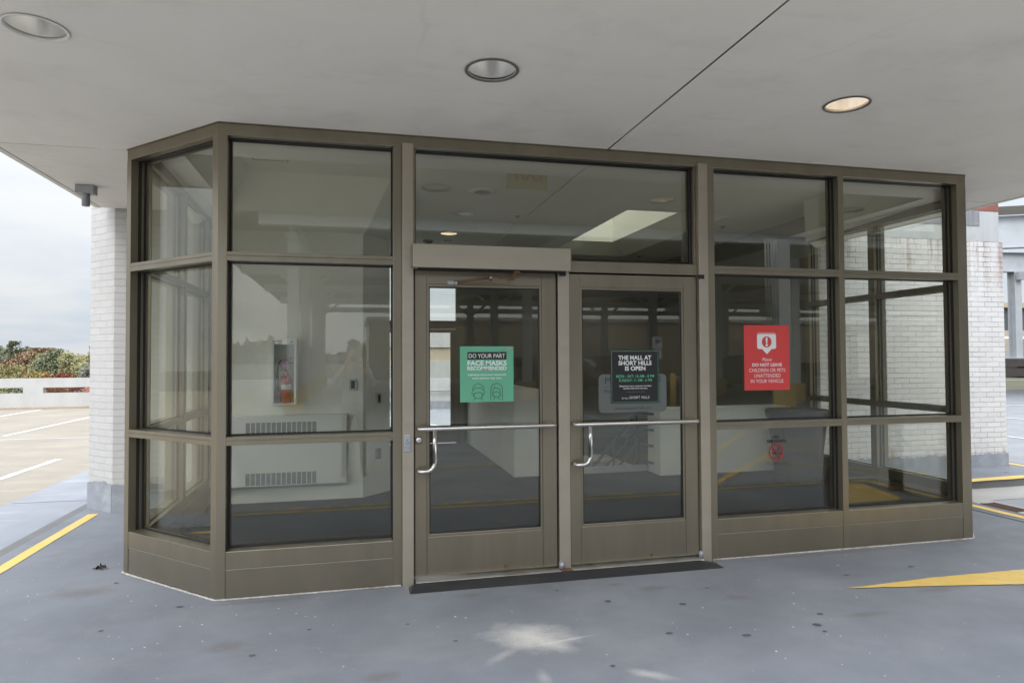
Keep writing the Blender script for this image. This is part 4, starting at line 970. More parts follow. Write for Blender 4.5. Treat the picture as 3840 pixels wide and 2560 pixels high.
bb = B(); bb.tube([(.14, 2.965, 1.545), (.10, 2.955, 1.55), (.07, 2.945, 1.50), (.065, 2.94, 1.40), (.07, 2.935, 1.27), (.085, 2.93, 1.22)], [.009]*4+[.012, .014], 10); bb.obj('hose', M['black_rubber'], e)
bb = B(); bb.box(.118, .182, 2.930, 2.932, 1.455, 1.55); bb.obj('inspection_tag', M['pink_tag'], e)
bb = B(); bb.lathe((.15, 2.965, 1.088), [(.0575, .15), (.0578, .152), (.0578, .20), (.0575, .202)], 28); bb.obj('instruction_label', M['white_ink'], e)
# exit sign hung from the ceiling, seen from behind
e = empty('exit_sign', 'yellowed hanging exit sign seen from behind in the transom window', 'exit sign', (2.45, 1.25, 3.18))
bb = B(); bb.box(2.235, 2.625, 1.25, 1.26, 3.125, 3.39); bb.obj('panel', M['exit'], e, bevel=.002)
bb = B(); put_text(bb, 'EXIT', -2.575, -2.285, 3.20, 3.35, (0, 1.2492, 0), -X, Z, 0, bold=.03); bb.obj('lettering', M['exit_ink'], e)
bb = B(); bb.box(2.3, 2.56, 1.235, 1.275, 3.3905, 3.4495); bb.obj('mount', M['heater'], e)
# ceiling fittings
def fit(name, label, cat, x, y, prof, m, grp=None):
    b = B(); b.lathe((x, y, CZ), prof, 28); o = b.obj(name, m, loc=(x, y, CZ)); tag(o, label, cat, grp); return o
e = empty('ceiling_speaker', 'round ceiling speaker with a dark grille above the left door', 'speaker', (2.29, 2.7, CZ))
bb = B(); bb.lathe((2.29, 2.7, CZ), [(.168, 0), (.165, -.006), (.09, -.01)], 36); bb.obj('ring', M['ceil'], e)
bb = B(); bb.lathe((2.29, 2.7, CZ), [(.09, -.0102), (.085, -.006), (0, -.006)], 36); bb.obj('grille', M['grey_steel'], e)
sp = [(.055, 0), (.05, -.006), (.02, -.008), (.012, -.03), (.022, -.032), (0, -.034)]
fit('sprinkler', 'ceiling sprinkler near the access hatch behind the left window', 'sprinkler', .27, 1.47, sp, M['zinc'], 'ceiling sprinklers')
fit('sprinkler', 'ceiling sprinkler in the middle of the transom view beside the reflected column', 'sprinkler', 2.99, 3.9, sp, M['zinc'], 'ceiling sprinklers')
fit('sprinkler', 'ceiling sprinkler right of the skylight low in the transom view', 'sprinkler', 6.05, 6.83, sp, M['zinc'], 'ceiling sprinklers')
fit('sprinkler', 'ceiling sprinkler behind the window with the red sign', 'sprinkler', 6.06, 3.97, sp, M['zinc'], 'ceiling sprinklers')
sd = [(.07, 0), (.07, -.02), (.055, -.035), (0, -.04)]
fit('smoke_detector', 'round smoke detector at the top of the transom right of the exit sign', 'smoke detector', 3.02, 1.46, sd, M['ceil'], 'smoke detectors')
fit('smoke_detector', 'round smoke detector deep inside beside the lit ceiling light', 'smoke detector', 2.33, 5.9, sd, M['ring_white'], 'smoke detectors')
fit('dome_camera', 'small dome camera on the ceiling at the lower left of the transom', 'camera', 2.02, 5.98, [(.08, 0), (.08, -.03), (.055, -.035), (.05, -.07), (.03, -.1), (0, -.11)], M['zinc'])
bb = B()
for a in ((-.06, .26, 1.655, 1.66), (-.06, .26, 1.96, 1.965), (-.06, -.055, 1.66, 1.96), (.255, .26, 1.66, 1.96)): bb.box(a[0], a[1], a[2], a[3], CZ-.002, CZ-.0005)
o = bb.obj('access_hatch', M['slot']); tag(o, 'square access hatch outline in the ceiling behind the left window', 'hatch')
# bin
e = empty('litter_bin', 'large round brown grey bin inside the right window', 'bin', (6.2, 2.55, 0))
bb = B(); bb.lathe((6.2, 2.55, 0), [(0, .008), (.2, .008), (.24, .02), (.262, .05), (.30, .45), (.345, .80), (.365, .82), (.372, .90), (.36, .915), (.335, .915), (.325, .86), (.30, .5), (0, .45)], 56); bb.obj('tub', M['bin'], e)
bb = B(); bb.lathe((6.2, 2.55, 0), [(.333, .905), (.30, .885), (.22, .875), (.2, .80)], 48); bb.obj('lid', M['bin'], e)
# rear glass doors
e = empty('rear_doors', 'dark framed glass double door at the far end of the lobby', 'door', (2, 7.6, 0))
def rdoor(x0, x1):
    b = B(); t0, t1 = 7.60, 7.65
    b.box(x0, x0+.10, t0, t1, .02, 2.10); b.box(x1-.10, x1, t0, t1, .02, 2.10); b.box(x0+.10, x1-.10, t0, t1, .02, .33); b.box(x0+.10, x1-.10, t0, t1, 2.04, 2.10); o = b.obj('door_leaf', M['bronze'], e)
    b = B(); b.box(x0+.095, x1-.095, 7.62, 7.628, .325, 2.045); b.obj('glass_pane', M['glass_clear'], o)
rdoor(1.37, 2.03); rdoor(2.04, 2.71)
bb = B(); bb.box(1.29, 1.37, 7.59, 7.68, 0, 3.45); bb.box(2.712, 2.86, 7.59, 7.68, 0, 3.45); bb.box(1.37, 2.712, 7.59, 7.68, 2.105, 2.26); bb.box(1.37, 2.712, 7.59, 7.68, 3.35, 3.45); bb.obj('door_frame', M['bronze'], e)
bb = B(); bb.box(1.37, 2.712, 7.63, 7.638, 2.26, 3.35); bb.obj('transom_pane', M['glass_clear'], e)

# ------------------------------------------------------------------ outdoors, left and rear
e = empty('parapet_wall', 'long pale concrete parapet with slots along the far edge of the tan deck', 'wall', (-10, 21.6, -.1))
bb = B(); y0, y1 = 21.5, 21.72
bb.box(-45, 1, y0, y1, -.1, .44); bb.box(-45, 1, y0, y1, .63, .95)
x = -9.57-12*2.95
while x < 0:
    bb.box(x-.61, x, y0+.0, y1, .44, .63); x += 2.95
bb.obj('barrier', M['concrete'], e)
bb = B(); bb.box(-45, 1, 21.32, 21.499, -.1, -.02); bb.obj('kerb', M['kerb_tan'], e, bevel=.01)
e = empty('parapet_wall', 'parapet seen mirrored in the left windows beyond the open deck', 'wall', (-20, -54, -.1))
bb = B(); bb.box(-60, 1.5, -54.2, -54, -.1, 1.15); bb.obj('barrier', M['concrete'], e)
e = empty('parapet_wall', 'side parapet at the left edge of the deck mirrored in the angled corner window', 'wall', (-34, -20, -.1))
bb = B(); bb.box(-34.2, -34, -54, 21.4, -.1, .95); bb.obj('barrier', M['concrete'], e)
e = empty('white_wall', 'white wall with a blue base and a pipe rail outside the rear doors', 'wall', (4, 17.5, -.1))
bb = B(); bb.box(-1.2, 12, 17.4, 17.65, .16, .90); bb.obj('wall', M['concrete'], e)
bb = B(); bb.box(-1.2, 12, 17.38, 17.66, -.1, .16); bb.obj('base_coat', M['basecoat'], e)
bb = B(); bb.tube([(-1.2, 17.28, .52), (12, 17.28, .52)], .03, 10)
for xx in (0, 2.2, 4.4, 4.9, 7.1): bb.box(xx-.15, xx+.15, 17.3, 17.399, .40, .60)
bb.obj('pipe_rail', M['grey_steel'], e)
e = empty('parking_building', 'pale parking building with a brown band behind the rear doors', 'building', (6, 30, -.1))
bb = B(); bb.box(-2, 22, 30, 34, -.1, 1.45); bb.box(-2, 22, 30, 34, 2.15, 3.2); bb.obj('wall', M['concrete'], e)
bb = B(); bb.box(-2, 22, 30.1, 34, 1.45, 2.15); bb.obj('band', M['beige'], e)

# trees beyond the parapet
def tree_meshes(name, rr, rx, rz, zb, ht, nleaf, seed, leaf, size=.30):
    rg = random.Random(seed)
    t = B(); t.tube([(0, 0, 0), (rg.uniform(-.1, .1), rg.uniform(-.1, .1), ht*.45), (rg.uniform(-.3, .3), rg.uniform(-.3, .3), ht*.8)], [.22, .16, .06], 8)
    cl = []
    for i in range(rr):
        a = rg.uniform(0, 2*PI); q = math.sqrt(rg.random())*rx*.85; zz = zb+(ht-zb)*rg.random()**.8
        k = 1-.55*abs((zz-zb)/(ht-zb)*2-.9)**2
        cl.append((q*math.cos(a)*k, q*math.sin(a)*k, zz, rg.uniform(.45, 1.0)*rx*.36))
    for c in cl[:12]:
        s = (0, 0, ht*rg.uniform(.25, .55)); t.tube([s, ((c[0])*.5, c[1]*.5, (s[2]+c[2])*.5+.2), c[:3]], [.08, .05, .02], 5)
    me_t = t
    b = B(); tone = []
    for i in range(nleaf):
        c = rg.choice(cl); d = Vector((rg.gauss(0, 1), rg.gauss(0, 1), rg.gauss(0, .8))); d = d.normalized()*c[3]*(rg.random()**.4)*rg.uniform(.7, 1.35)
        p = Vector(c[:3])+d; p.z = min(p.z, ht+.2)
        u = Vector((rg.gauss(0, 1), rg.gauss(0, 1), rg.gauss(0, 1))).normalized(); v = u.orthogonal().normalized(); s = size*rg.uniform(.6, 1.4)
        b.poly([p-u*s*.6, p-v*s*.35, p+u*s*.6, p+v*s*.35])
        tone.append(min(1, max(0, (hash((round(c[0], 2), round(c[2], 2))) % 97)/97*.6+rg.random()*.4)))
    return me_t, b, tone
TREES = {}
def tree(kind, key, leaf, label, x, y, top, group, ground=-10., spread=1.):
    if key not in TREES:
        rr, rx, zb, ht, nl, seed, size = {'round': (46, 3.6, 4.2, 13, 5200, 3, .30), 'tall': (40, 2.7, 4.5, 13.5, 4600, 5, .30), 'wide': (60, 4.6, 3.6, 13, 6200, 8, .32), 'airy': (22, 2.6, 6.0, 13.5, 1500, 9, .30), 'low': (44, 3.0, 2.2, 10.5, 4800, 12, .28)}[key]
        t, b, tone = tree_meshes(key, rr, rx, 0, zb, ht, nl, seed, leaf, size)
        r = empty(kind, label, 'tree', (0, 0, 0)); tr = t.obj('trunk', M['bark'], r); cr = b.obj('crown', LEAF['green'], r)
        at = cr.data.attributes.new('tone', 'FLOAT', 'FACE'); at.data.foreach_set('value', tone)
        TREES[key] = (r, ht); o = r
    else: o = copy_tree(TREES[key][0])
    ht = TREES[key][1]
    o.location = (x, y, ground); s = (top-1.25-ground)/ht; o.scale = (s*spread, s*spread, s); o.rotation_euler.z = R.uniform(0, 6.28)
    o['label'] = label; o['category'] = 'tree'; o['group'] = group; o.name = kind
    for ch in ALL():
        if ch.parent == o and ch.name.startswith('crown'):
            ch.material_slots[0].link = 'OBJECT'; ch.material_slots[0].material = LEAF[leaf]
    return o
TL = [('round', 'green', -44.2, 96, 3.8, 'dark green tree at the left edge of the treeline'), ('tall', 'green', -41.0, 92, 4.3, 'tallest grey green tree with a reddish tip left in the treeline'),
 ('airy', 'green', -40.4, 94, 3.7, 'thin green tree with sky showing through right of the tallest tree'), ('round', 'brown', -33.7, 78, 2.8, 'orange brown tree left of the middle of the treeline'),
 ('wide', 'brown', -34.6, 84, 3.3, 'brown tree behind the yellow green one'), ('tall', 'olive', -31.3, 76, 2.6, 'yellow green tree in the middle of the treeline'),
 ('round', 'green', -28.7, 72, 3.0, 'broad dark green tree right of the middle of the treeline'), ('round', 'olive', -26.4, 70, 2.6, 'rounded olive green tree next to the brick pillar side of the treeline'),
 ('tall', 'rust', -29.2, 80, 2.4, 'rust coloured tree close to the brick pillar'), ('airy', 'olive', -30.1, 86, 3.6, 'feathery yellow green tree rising beside the brick pillar'),
 ('low', 'olive', -27.4, 60, 1.4, 'low yellow green tree in front at the far left'), ('low', 'gold', -24.4, 58, .8, 'low pale gold tree in front of the broad green tree'),
 ('low', 'red', -22.0, 56, .75, 'low red tree just above the parapet near the pillar'), ('low', 'gold', -29.6, 62, 1.1, 'low gold tree at the left edge of the photo'),
 ('low', 'olive', -25.4, 55, .6, 'low olive tree above the parapet left of the slot post'), ('low', 'grey', -21.6, 62, 1.5, 'grey green tree in front beside the brick pillar'),
 ('low', 'red', -17.6, 50, -.2, 'red tree seen through the right parapet slot'), ('low', 'rust', -19.6, 49, -.1, 'orange tree seen through the middle of the right parapet slot'),
 ('low', 'green', -21.4, 47, -.15, 'dark green tree seen through the left parapet slot'), ('round', 'rust', -38.0, 84, 2.0, 'rust brown tree half hidden at the left of the treeline'), ('wide', 'grey', -45.5, 104, 3.0, 'grey bare looking tree behind the left edge of the treeline'),
 ('wide', 'grey', -36, 104, 2.5, 'grey bare looking tree behind the orange brown tree'), ('round', 'gold', -33.6, 66, 1.0, 'gold tree low in the middle left of the treeline'), ('tall', 'olive', -24.5, 78, 2.5, 'olive tree mostly hidden behind the brick pillar'), ('wide', 'brown', -39.5, 74, 2.0, 'brown tree at the left frame edge')]
for key, lf, x, y, top, lab in TL:
    kf = 1.75 if key != 'low' else 1.5
    tree('autumn_tree', key, lf, lab, .87+(x-.87)*kf, -4.69+(y+4.69)*kf, 1.56+(top-1.56)*kf+(.5 if key != 'low' else .75), 'autumn trees beyond the parapet')
# far wood mirrored in the left windows
bb = B(); tone = []; rg = random.Random(44)
for i in range(9000):
    x = rg.uniform(-150, 12); dep = rg.random()
    hgt = 3.0+1.1*math.sin(x*.31)+.8*math.sin(x*.9+1)+.5*math.sin(x*2.3)
    p = Vector((x, -105-30*dep, -10+(hgt+10)*rg.random()**.5)); u = Vector((rg.gauss(0, 1), rg.gauss(0, .5), rg.gauss(0, 1))).normalized(); v = u.orthogonal().normalized(); s = rg.uniform(.7, 1.5)
    bb.poly([p-u*s, p-v*s*.7, p+u*s, p+v*s*.7]); tone.append(rg.random())
o = bb.obj('far_wood', LEAF['grey']); at = o.data.attributes.new('tone', 'FLOAT', 'FACE'); at.data.foreach_set('value', tone)
tag(o, 'far wooded ridge mirrored as a dark band in the left windows', 'wood', kind='stuff')

# ------------------------------------------------------------------ steel roof structure on the right
def ibeam(b, p0, p1, z0, z1, w, m=0, tw=.02, tf=.03):
    p0 = Vector((*p0, 0)); p1 = Vector((*p1, 0)); u = (p1-p0).normalized(); n = Vector((-u.y, u.x, 0)); Ln = (p1-p0).length
    b.obox(p0, u, n, 0, Ln, -w/2, w/2, z0, z0+tf, m); b.obox(p0, u, n, 0, Ln, -w/2, w/2, z1-tf, z1, m); b.obox(p0, u, n, 0, Ln, -tw/2, tw/2, z0+tf+.0005, z1-tf-.0005, m)
def icol(b, x, y, z0, z1, w, d, m=0, t=.03):
    b.box(x-w/2, x+w/2, y-d/2, y-d/2+t, z0, z1, m); b.box(x-w/2, x+w/2, y+d/2-t, y+d/2, z0, z1, m); b.box(x-t/2, x+t/2, y-d/2+t+.0005, y+d/2-t-.0005, z0, z1, m)
e = empty('steel_canopy', 'white steel roof frame with deep beams right of the brick wall', 'canopy', (40, 30, -.1))
bb = B(); ibeam(bb, (14, 22.2), (40, 8.2), 5.72, 6.98, .45); bb.obj('beam', M['shaded_steel'], e)
bb = B(); ibeam(bb, (30, 38.6), (75, 33.0), 7.95, 9.45, .6); bb.obj('beam', M['shaded_steel'], e)
bb = B(); bb.add([(12, 24, 7.02), (42, 8, 7.02), (56, 18, 8.3), (18, 30.5, 8.3), (12, 24, 7.5), (42, 8, 7.5), (56, 18, 8.7), (18, 30.5, 8.7)], [[3, 2, 1, 0], [4, 5, 6, 7], [0, 1, 5, 4], [1, 2, 6, 5], [2, 3, 7, 6], [3, 0, 4, 7]]); bb.obj('roof_deck', M['deck_under'], e)
for t in (.1, .3, .5, .7, .9):
    bb = B(); p0 = Vector((14, 22.4)).lerp(Vector((40, 8.4)), t); p1 = Vector((30, 38.6)).lerp(Vector((75, 33)), t)
    bb.add([(p0.x, p0.y, 6.7), (p0.x+.2, p0.y, 6.7), (p1.x+.2, p1.y, 9.6), (p1.x, p1.y, 9.6), (p0.x, p0.y, 7.0), (p0.x+.2, p0.y, 7.0), (p1.x+.2, p1.y, 10.1), (p1.x, p1.y, 10.1)], [[3, 2, 1, 0], [4, 5, 6, 7], [0, 1, 5, 4], [1, 2, 6, 5], [2, 3, 7, 6], [3, 0, 4, 7]]); bb.obj('purlin', M['grey_steel'], e)
for (x, y) in ((50.0, 36.0), (38, 37.4), (62, 34.4)):
    bb = B(); icol(bb, x, y, 1.45, 7.94, .62, .62); bb.box(x-.5, x+.5, y-.5, y+.5, 1.35, 1.449); c = bb.obj('column', M['shaded_steel'], e)
    bb = B(); bb.box(x-.3, x+.3, y-.62, y-.4, 7.3, 7.9); bb.obj('bracket', M['grey_steel'], c)
    bb = B(); bb.box(x-.55, x+.65, y-.55, y+.55, -.1, 1.349); bb.obj('plinth', M['dark_wood'], e)
e = empty('guard_rail', 'dark brown guard rail of two beams below the white column', 'guard rail', (46, 36.2, -.1))
for z0, z1 in ((.75, 1.12), (.02, .62)):
    bb = B(); bb.box(36, 70, 35.25, 35.4, z0, z1); bb.obj('beam', M['dark_wood'], e)
bb = B()
for i in range(26): bb.box(36+i*1.2, 36.6+i*1.2, 36.6, 36.8, -.1, 1.25)
bb.obj('pale_post', M['shaded_steel'], e)
e = empty('far_building', 'low beige building with a dark mesh screen beyond the steel frame', 'building', (90, 68, -.1))
bb = B(); bb.box(60, 125, 68, 90, -.1, 5.0); bb.box(60, 125, 67.6, 90, 8.1, 8.75); bb.obj('wall', M['beige'], e)
bb = B(); bb.box(60.2, 124.8, 68.2, 89, 5.0, 8.1); bb.obj('screen', M['screen'], e)
bb = B(); bb.tube([(80, 66.5, 3.9), (88.2, 66.5, 3.9), (88.2, 66.5, .2)], .22, 10); bb.obj('pipe', M['white_steel'], e)
bb = B(); bb.box(70, 120, 66.8, 67.9, -.1, 2.2); bb.obj('plinth', M['grey_steel'], e)
# drain grate in the gutter
e = empty('drain_grate', 'rusty slotted iron drain grate in the gutter beside the yellow kerb line', 'drain grate', (7.8, 1.22, -.095))
G0 = Vector((7.62, 1.24, 0)); gu = Vector((0, -1, 0)); gn = Vector((1, 0, 0))
bb = B(); bb.box(7.73, 7.9, 1.02, 1.43, -.0955, -.094); bb.obj('pit', M['slot'], e)
bb = B(); bb.box(7.72, 7.735, 1.01, 1.44, -.0955, -.088); bb.box(7.895, 7.91, 1.01, 1.44, -.0955, -.088)
for i in range(13): bb.box(7.735, 7.895, 1.02+i*.0325, 1.036+i*.0325, -.0935, -.0885)
bb.obj('bars', M['grate'], e)

# ------------------------------------------------------------------ behind the viewpoint: what the glass mirrors
e = empty('parking_shelter', 'white steel parking shelter mirrored in the glass front', 'shelter', (10, -28, -.1))
bb = B(); bb.box(-4.2, 60, -46, -14.5, 5.68, 5.95); bb.obj('roof', M['deck_under'], e)
bb = B(); ibeam(bb, (-1.7, -14.6), (60, -14.6), 5.30, 5.66, .3); bb.obj('beam', M['white_steel'], e)
for x in (-.9, 7.7, 16.3, 24.9, 33.5, 42.1):
    bb = B(); ibeam(bb, (x, -14.8), (x, -44), 5.1, 5.66, .3); bb.obj('beam', M['white_steel'], e)
bb = B(); bb.box(17, 60, -13.1, 1.0, 5.9, 6.15); bb.obj('roof', M['deck_under'], e)  # unseen wing added to shade the right side; its beam and column follow
bb = B(); ibeam(bb, (17, -13), (17, 1), 5.4, 5.89, .3); bb.obj('beam', M['white_steel'], e)
bb = B(); icol(bb, 19, .5, -.1, 5.89, .34, .34); bb.obj('column', M['white_steel'], e)
for y in (-21.4, -28, -35, -42):
    bb = B(); ibeam(bb, (-3.2, y), (60, y), 4.75, 5.09, .25); bb.obj('cross_beam', M['white_steel'], e)
for i, (x, y) in enumerate([(x, y) for x in (-.9, 7.7, 16.3, 24.9) for y in (-16.2, -21.4, -28, -35)]):
    bb = B(); icol(bb, x, y, -.1, 4.74 if y < -17 else 5.09, .34, .34); bb.obj('column', M['white_steel'], e)
    bb = B(); bb.box(x-.29, x+.29, y+.2, y+.25, -.02, .62); bb.obj('yellow_guard', M['yellow'], e)
    for sx in (-1, 1):
        bb = B(); bb.tube([(x, y, 4.1), (x+sx*.9, y, 4.74)], .07, 6); bb.obj('brace', M['white_steel'], e)
e = empty('beige_building', 'long beige building mirrored behind the parking shelter', 'building', (25, -50, -.1))
bb = B(); bb.box(2, 75, -60, -49, -.1, 4.6); bb.obj('wall', M['beige'], e)
bb = B(); bb.box(1.8, 75.2, -60, -48.8, 4.6, 4.9); bb.obj('coping', M['concrete'], e)
e = empty('conduit_column', 'big white column with conduits mirrored in the window with the red sign', 'column', (9.2, -8.9, -.1))
bb = B(); icol(bb, 14.2, -13.9, -.1, 5.29, .4, .4); bb.obj('column', M['white_steel'], e)
for i in range(5):
    bb = B(); bb.tube([(13.55+i*.1, -13.7, 1.9), (13.55+i*.1, -13.7, 5.29)], .022, 8); bb.obj('conduit', M['zinc'], e)
bb = B(); bb.box(13.7, 14.5, -13.66, -13.6, -.02, .7); bb.obj('yellow_guard', M['yellow'], e)
e = empty('bollard', 'short dark steel bollard at the walk corner mirrored in the far right window', 'bollard', (7.06, -1.7, 0))
bb = B(); bb.lathe((7.06, -1.7, 0), [(0, 0), (.075, 0), (.075, .82), (.05, .87), (0, .88)], 24); bb.obj('post', M['dark_wood'], e)
bb = B(); bb.lathe((7.06, -1.7, 0), [(.085, 0), (.085, .05), (.076, .055)], 24); bb.obj('collar', M['rusty'], e)
e = empty('bollard', 'yellow bollard mirrored beside the black opening hours sign', 'bollard', (10.67, -14.6, -.1))
bb = B(); bb.lathe((10.67, -14.6, -.1), [(0, 0), (.1, 0), (.1, 1.1), (.06, 1.16), (0, 1.18)], 20); bb.obj('post', M['yellow'], e)
e = empty('parking_sign', 'small white parking sign with a blue square mirrored in the right door', 'sign', (11.3, -17, -.1))
bb = B(); bb.tube([(11.3, -17.03, -.1), (11.3, -17.03, 2.3)], .03, 8); bb.obj('pole', M['zinc'], e)
bb = B(); bb.box(11.12, 11.48, -17, -16.98, 1.9, 2.3); bb.box(11.14, 11.46, -17, -16.98, 1.5, 1.87); bb.obj('panel', M['white_paint'], e)
bb = B(); bb.box(11.22, 11.38, -16.979, -16.977, 2.05, 2.2); bb.obj('symbol', M['blue_ink'], e)
# parked cars
def car(name, label, x, y, rz, paint, suv):
    e = empty(name, label, 'car', (x, y, -.1))
    Ln, W, Hh = (4.8, 1.95, 1.78) if suv else (4.6, 1.82, 1.42)
    b = B(); hb = .78 if not suv else .98
    # cross sections from tail (y-) to nose (y+): half width, sill, shoulder, roof half-width, roof
    if suv: S = [(-2.4, .80, .45, .95, .62, .98), (-2.3, .92, .30, 1.0, .70, 1.6), (-1.9, .97, .26, 1.02, .74, 1.76), (-.6, .975, .25, 1.03, .75, 1.78), (.45, .975, .25, 1.03, .74, 1.72), (1.15, .97, .25, 1.05, .70, 1.10), (1.9, .95, .27, 1.0, .70, 1.04), (2.3, .88, .33, .92, .62, .96), (2.4, .78, .42, .82, .55, .86)]
    else: S = [(-2.3, .72, .42, .80, .5, .84), (-2.15, .85, .30, .86, .58, .92), (-1.5, .90, .24, .88, .60, .98), (-.9, .91, .23, .90, .60, 1.38), (.1, .91, .23, .90, .62, 1.42), (.55, .91, .23, .90, .62, 1.30), (1.15, .90, .23, .88, .66, .94), (1.9, .86, .26, .80, .62, .84), (2.2, .78, .32, .72, .55, .76), (2.3, .68, .40, .64, .5, .66)]
    vs = []
    for (yy, hw, s0, sh, rw, rf) in S:
        vs += [Vector((x+q[0], y+yy, -.1+q[1])) for q in ((-hw*.92, s0), (-hw, s0+.2), (-hw, sh-.08), (-hw*.96, sh), (-rw, rf-.05 if rf > sh+.1 else rf), (-rw*.8, rf), (rw*.8, rf), (rw, rf-.05 if rf > sh+.1 else rf), (hw*.96, sh), (hw, sh-.08), (hw, s0+.2), (hw*.92, s0))]
    k = 12; fs = []
    for i in range(len(S)-1):
        for j in range(k-1): fs.append([i*k+j, i*k+j+1, (i+1)*k+j+1, (i+1)*k+j])
    b.add(vs, fs, 0, True); b.add([vs[i] for i in range(k)], [list(range(k))], 0); b.add([vs[(len(S)-1)*k+i] for i in range(k)], [list(range(k))[::-1]], 0)
    b.obj('body', paint, e)
    # windows laid just proud of the cabin
    g = B()
    def sec(i, j): return vs[i*k+j]
    a, c = (1, 4) if suv else (2, 5)
    for i in range(a, c):
        for jl, jh, sg in ((3, 4, -1), (8, 7, 1)):
            P = [sec(i, jl).lerp(sec(i, jh), .12), sec(i+1, jl).lerp(sec(i+1, jh), .12), sec(i+1, jl).lerp(sec(i+1, jh), .88), sec(i, jl).lerp(sec(i, jh), .88)]
            m_ = sum(P, Vector())/4; P = [m_+(p-m_)*.93+Vector((sg*.012, 0, .004)) for p in P]
            g.poly(P if sg > 0 else P[::-1])
    for i0, i1, dy in ((c, c+1, 1), (a, a-1, -1)):
        P = [sec(i0, 5), sec(i0, 6), sec(i1, 6), sec(i1, 5)]; m_ = sum(P, Vector())/4
        P = [m_+(p-m_)*.9+Vector((0, dy*.012, .012)) for p in P]; g.poly(P if dy > 0 else P[::-1])
    g.obj('windows', M['car_glass'], e)
    for sx in (-1, 1):
        for yy in (-1.4, 1.42):
            w = B(); r = .36 if suv else .32
            w.lathe((x+sx*(.80 if not suv else .86), y+yy, -.1+r), [(r*.6, -.11), (r*.93, -.11), (r, -.08), (r, .08), (r*.93, .11), (r*.6, .11)], 28, 0, 'x'); wo = w.obj('wheel', M['tyre'], e)
            w = B(); w.lathe((x+sx*(.80 if not suv else .86), y+yy, -.1+r), [(0, sx*.09), (r*.25, sx*.10), (r*.62, sx*.085)], 20, 0, 'x'); w.obj('rim', M['zinc'], wo)
        h = B(); zz = .78 if suv else .62; yy = S[-1][0]
        h.lathe((x+sx*.60, y+yy-.02, -.1+zz), [(0, .05), (.07, .045), (.10, .02), (.11, -.03)], 20, 0, 'y'); h.obj('headlight', M['headlamp'], e)
        h = B(); h.box(x+sx*1.02-.09, x+sx*1.02+.09, y+.62, y+.74, -.1+(1.05 if suv else .92), -.1+(1.2 if suv else 1.04)); h.obj('wing_mirror', paint, e, bevel=.03)
    h = B(); yy = S[-1][0]
    for i in range(7): h.box(x-.32+i*.1, x-.27+i*.1, y+yy+.002, y+yy+.02, -.1+(.62 if suv else .5), -.1+(.86 if suv else .63))
    h.obj('grille', M['chrome'], e)
    h = B(); h.box(x-.8, x+.8, y+yy-.06, y+yy+.07, -.1+.42, -.1+.56); h.obj('bumper', M['grey_steel'] if suv else paint, e, bevel=.03)
    return e
car('parked_car', 'dark off-road car facing the entrance mirrored left of the black sign', 13.3, -26.5, 0, M['carpaint2'], True)
car('parked_car', 'dark saloon car mirrored in the window right of the red sign', 18.9, -18.5, 0, M['carpaint'], False)
car('parked_car', 'silver car mirrored further back under the shelter', 10.4, -33.5, 0, M['carpaint3'], True)
car('parked_car', 'black saloon car beside the off-road car in the mirror image', 21.7, -26.5, 0, M['carpaint'], True)

# the photographer, mirrored faintly in the left window
def skin_mesh(verts, edges, root, sub=2):
    me = bpy.data.meshes.new('body_tmp'); me.from_pydata([v[:3] for v in verts], edges, [])
    o = bpy.data.objects.new('body_tmp', me); COL.objects.link(o)
    md = o.modifiers.new('s', 'SKIN'); md.use_smooth_shade = True
    for i, v in enumerate(verts):
        sv = me.skin_vertices[0].data[i]; r = v[3]; sv.radius = r if isinstance(r, tuple) else (r, r); sv.use_root = (i == root)
    ss = o.modifiers.new('d', 'SUBSURF'); ss.levels = sub; ss.render_levels = sub
    bpy.context.view_layer.update(); dg = bpy.context.evaluated_depsgraph_get()
    m2 = bpy.data.meshes.new_from_object(o.evaluated_get(dg))
    out = ([v.co.copy() for v in m2.vertices], [list(p.vertices) for p in m2.polygons])
    COL.objects.unlink(o); bpy.data.objects.remove(o); bpy.data.meshes.remove(m2); bpy.data.meshes.remove(me)
    return out
px_, py_ = .87, -4.94
P = empty('person', 'person in pale shirt and dark trousers holding up a camera, mirrored in the left window', 'person', (px_, py_, -.1))
V_ = [(0, 0, .90, (.15, .11)), (0, 0, 1.12, (.14, .10)), (0, .01, 1.32, (.165, .11)), (0, .015, 1.46, .058), (0, .04, 1.54, .065)]
E_ = [(0, 1), (1, 2), (2, 3), (3, 4)]
for s in (-1, 1):
    n0 = len(V_)
    V_ += [(s*.185, .01, 1.385, .062), (s*.29, .10, 1.17, .046), (s*.19, .20, 1.33, .036), (s*.10, .20, 1.475, .027), (s*.095, .01, .84, .088), (s*.12, .03, .46, .058), (s*.13, 0, .02, .043), (s*.14, .04, -.055, .042), (s*.155, .16, -.062, .036)]
    E_ += [(2, n0), (n0, n0+1), (n0+1, n0+2), (n0+2, n0+3), (0, n0+4), (n0+4, n0+5), (n0+5, n0+6), (n0+6, n0+7), (n0+7, n0+8)]
vs, fs = skin_mesh(V_, E_, 0)
b = B()
def reg(c):
    if c.z < -.0: return 3
    if c.z < .93: return 2
    if c.z > 1.43 and abs(c.x) < .085 and c.y < .11: return 0
    if c.y > .165 and c.z > 1.30: return 0
    return 1
for f in fs:
    c = sum((vs[i] for i in f), Vector())/len(f)
    b.f.append(f); b.m.append(reg(c)); b.sm.append(True)
b.v = [(v.x+px_, v.y+py_, v.z) for v in vs]
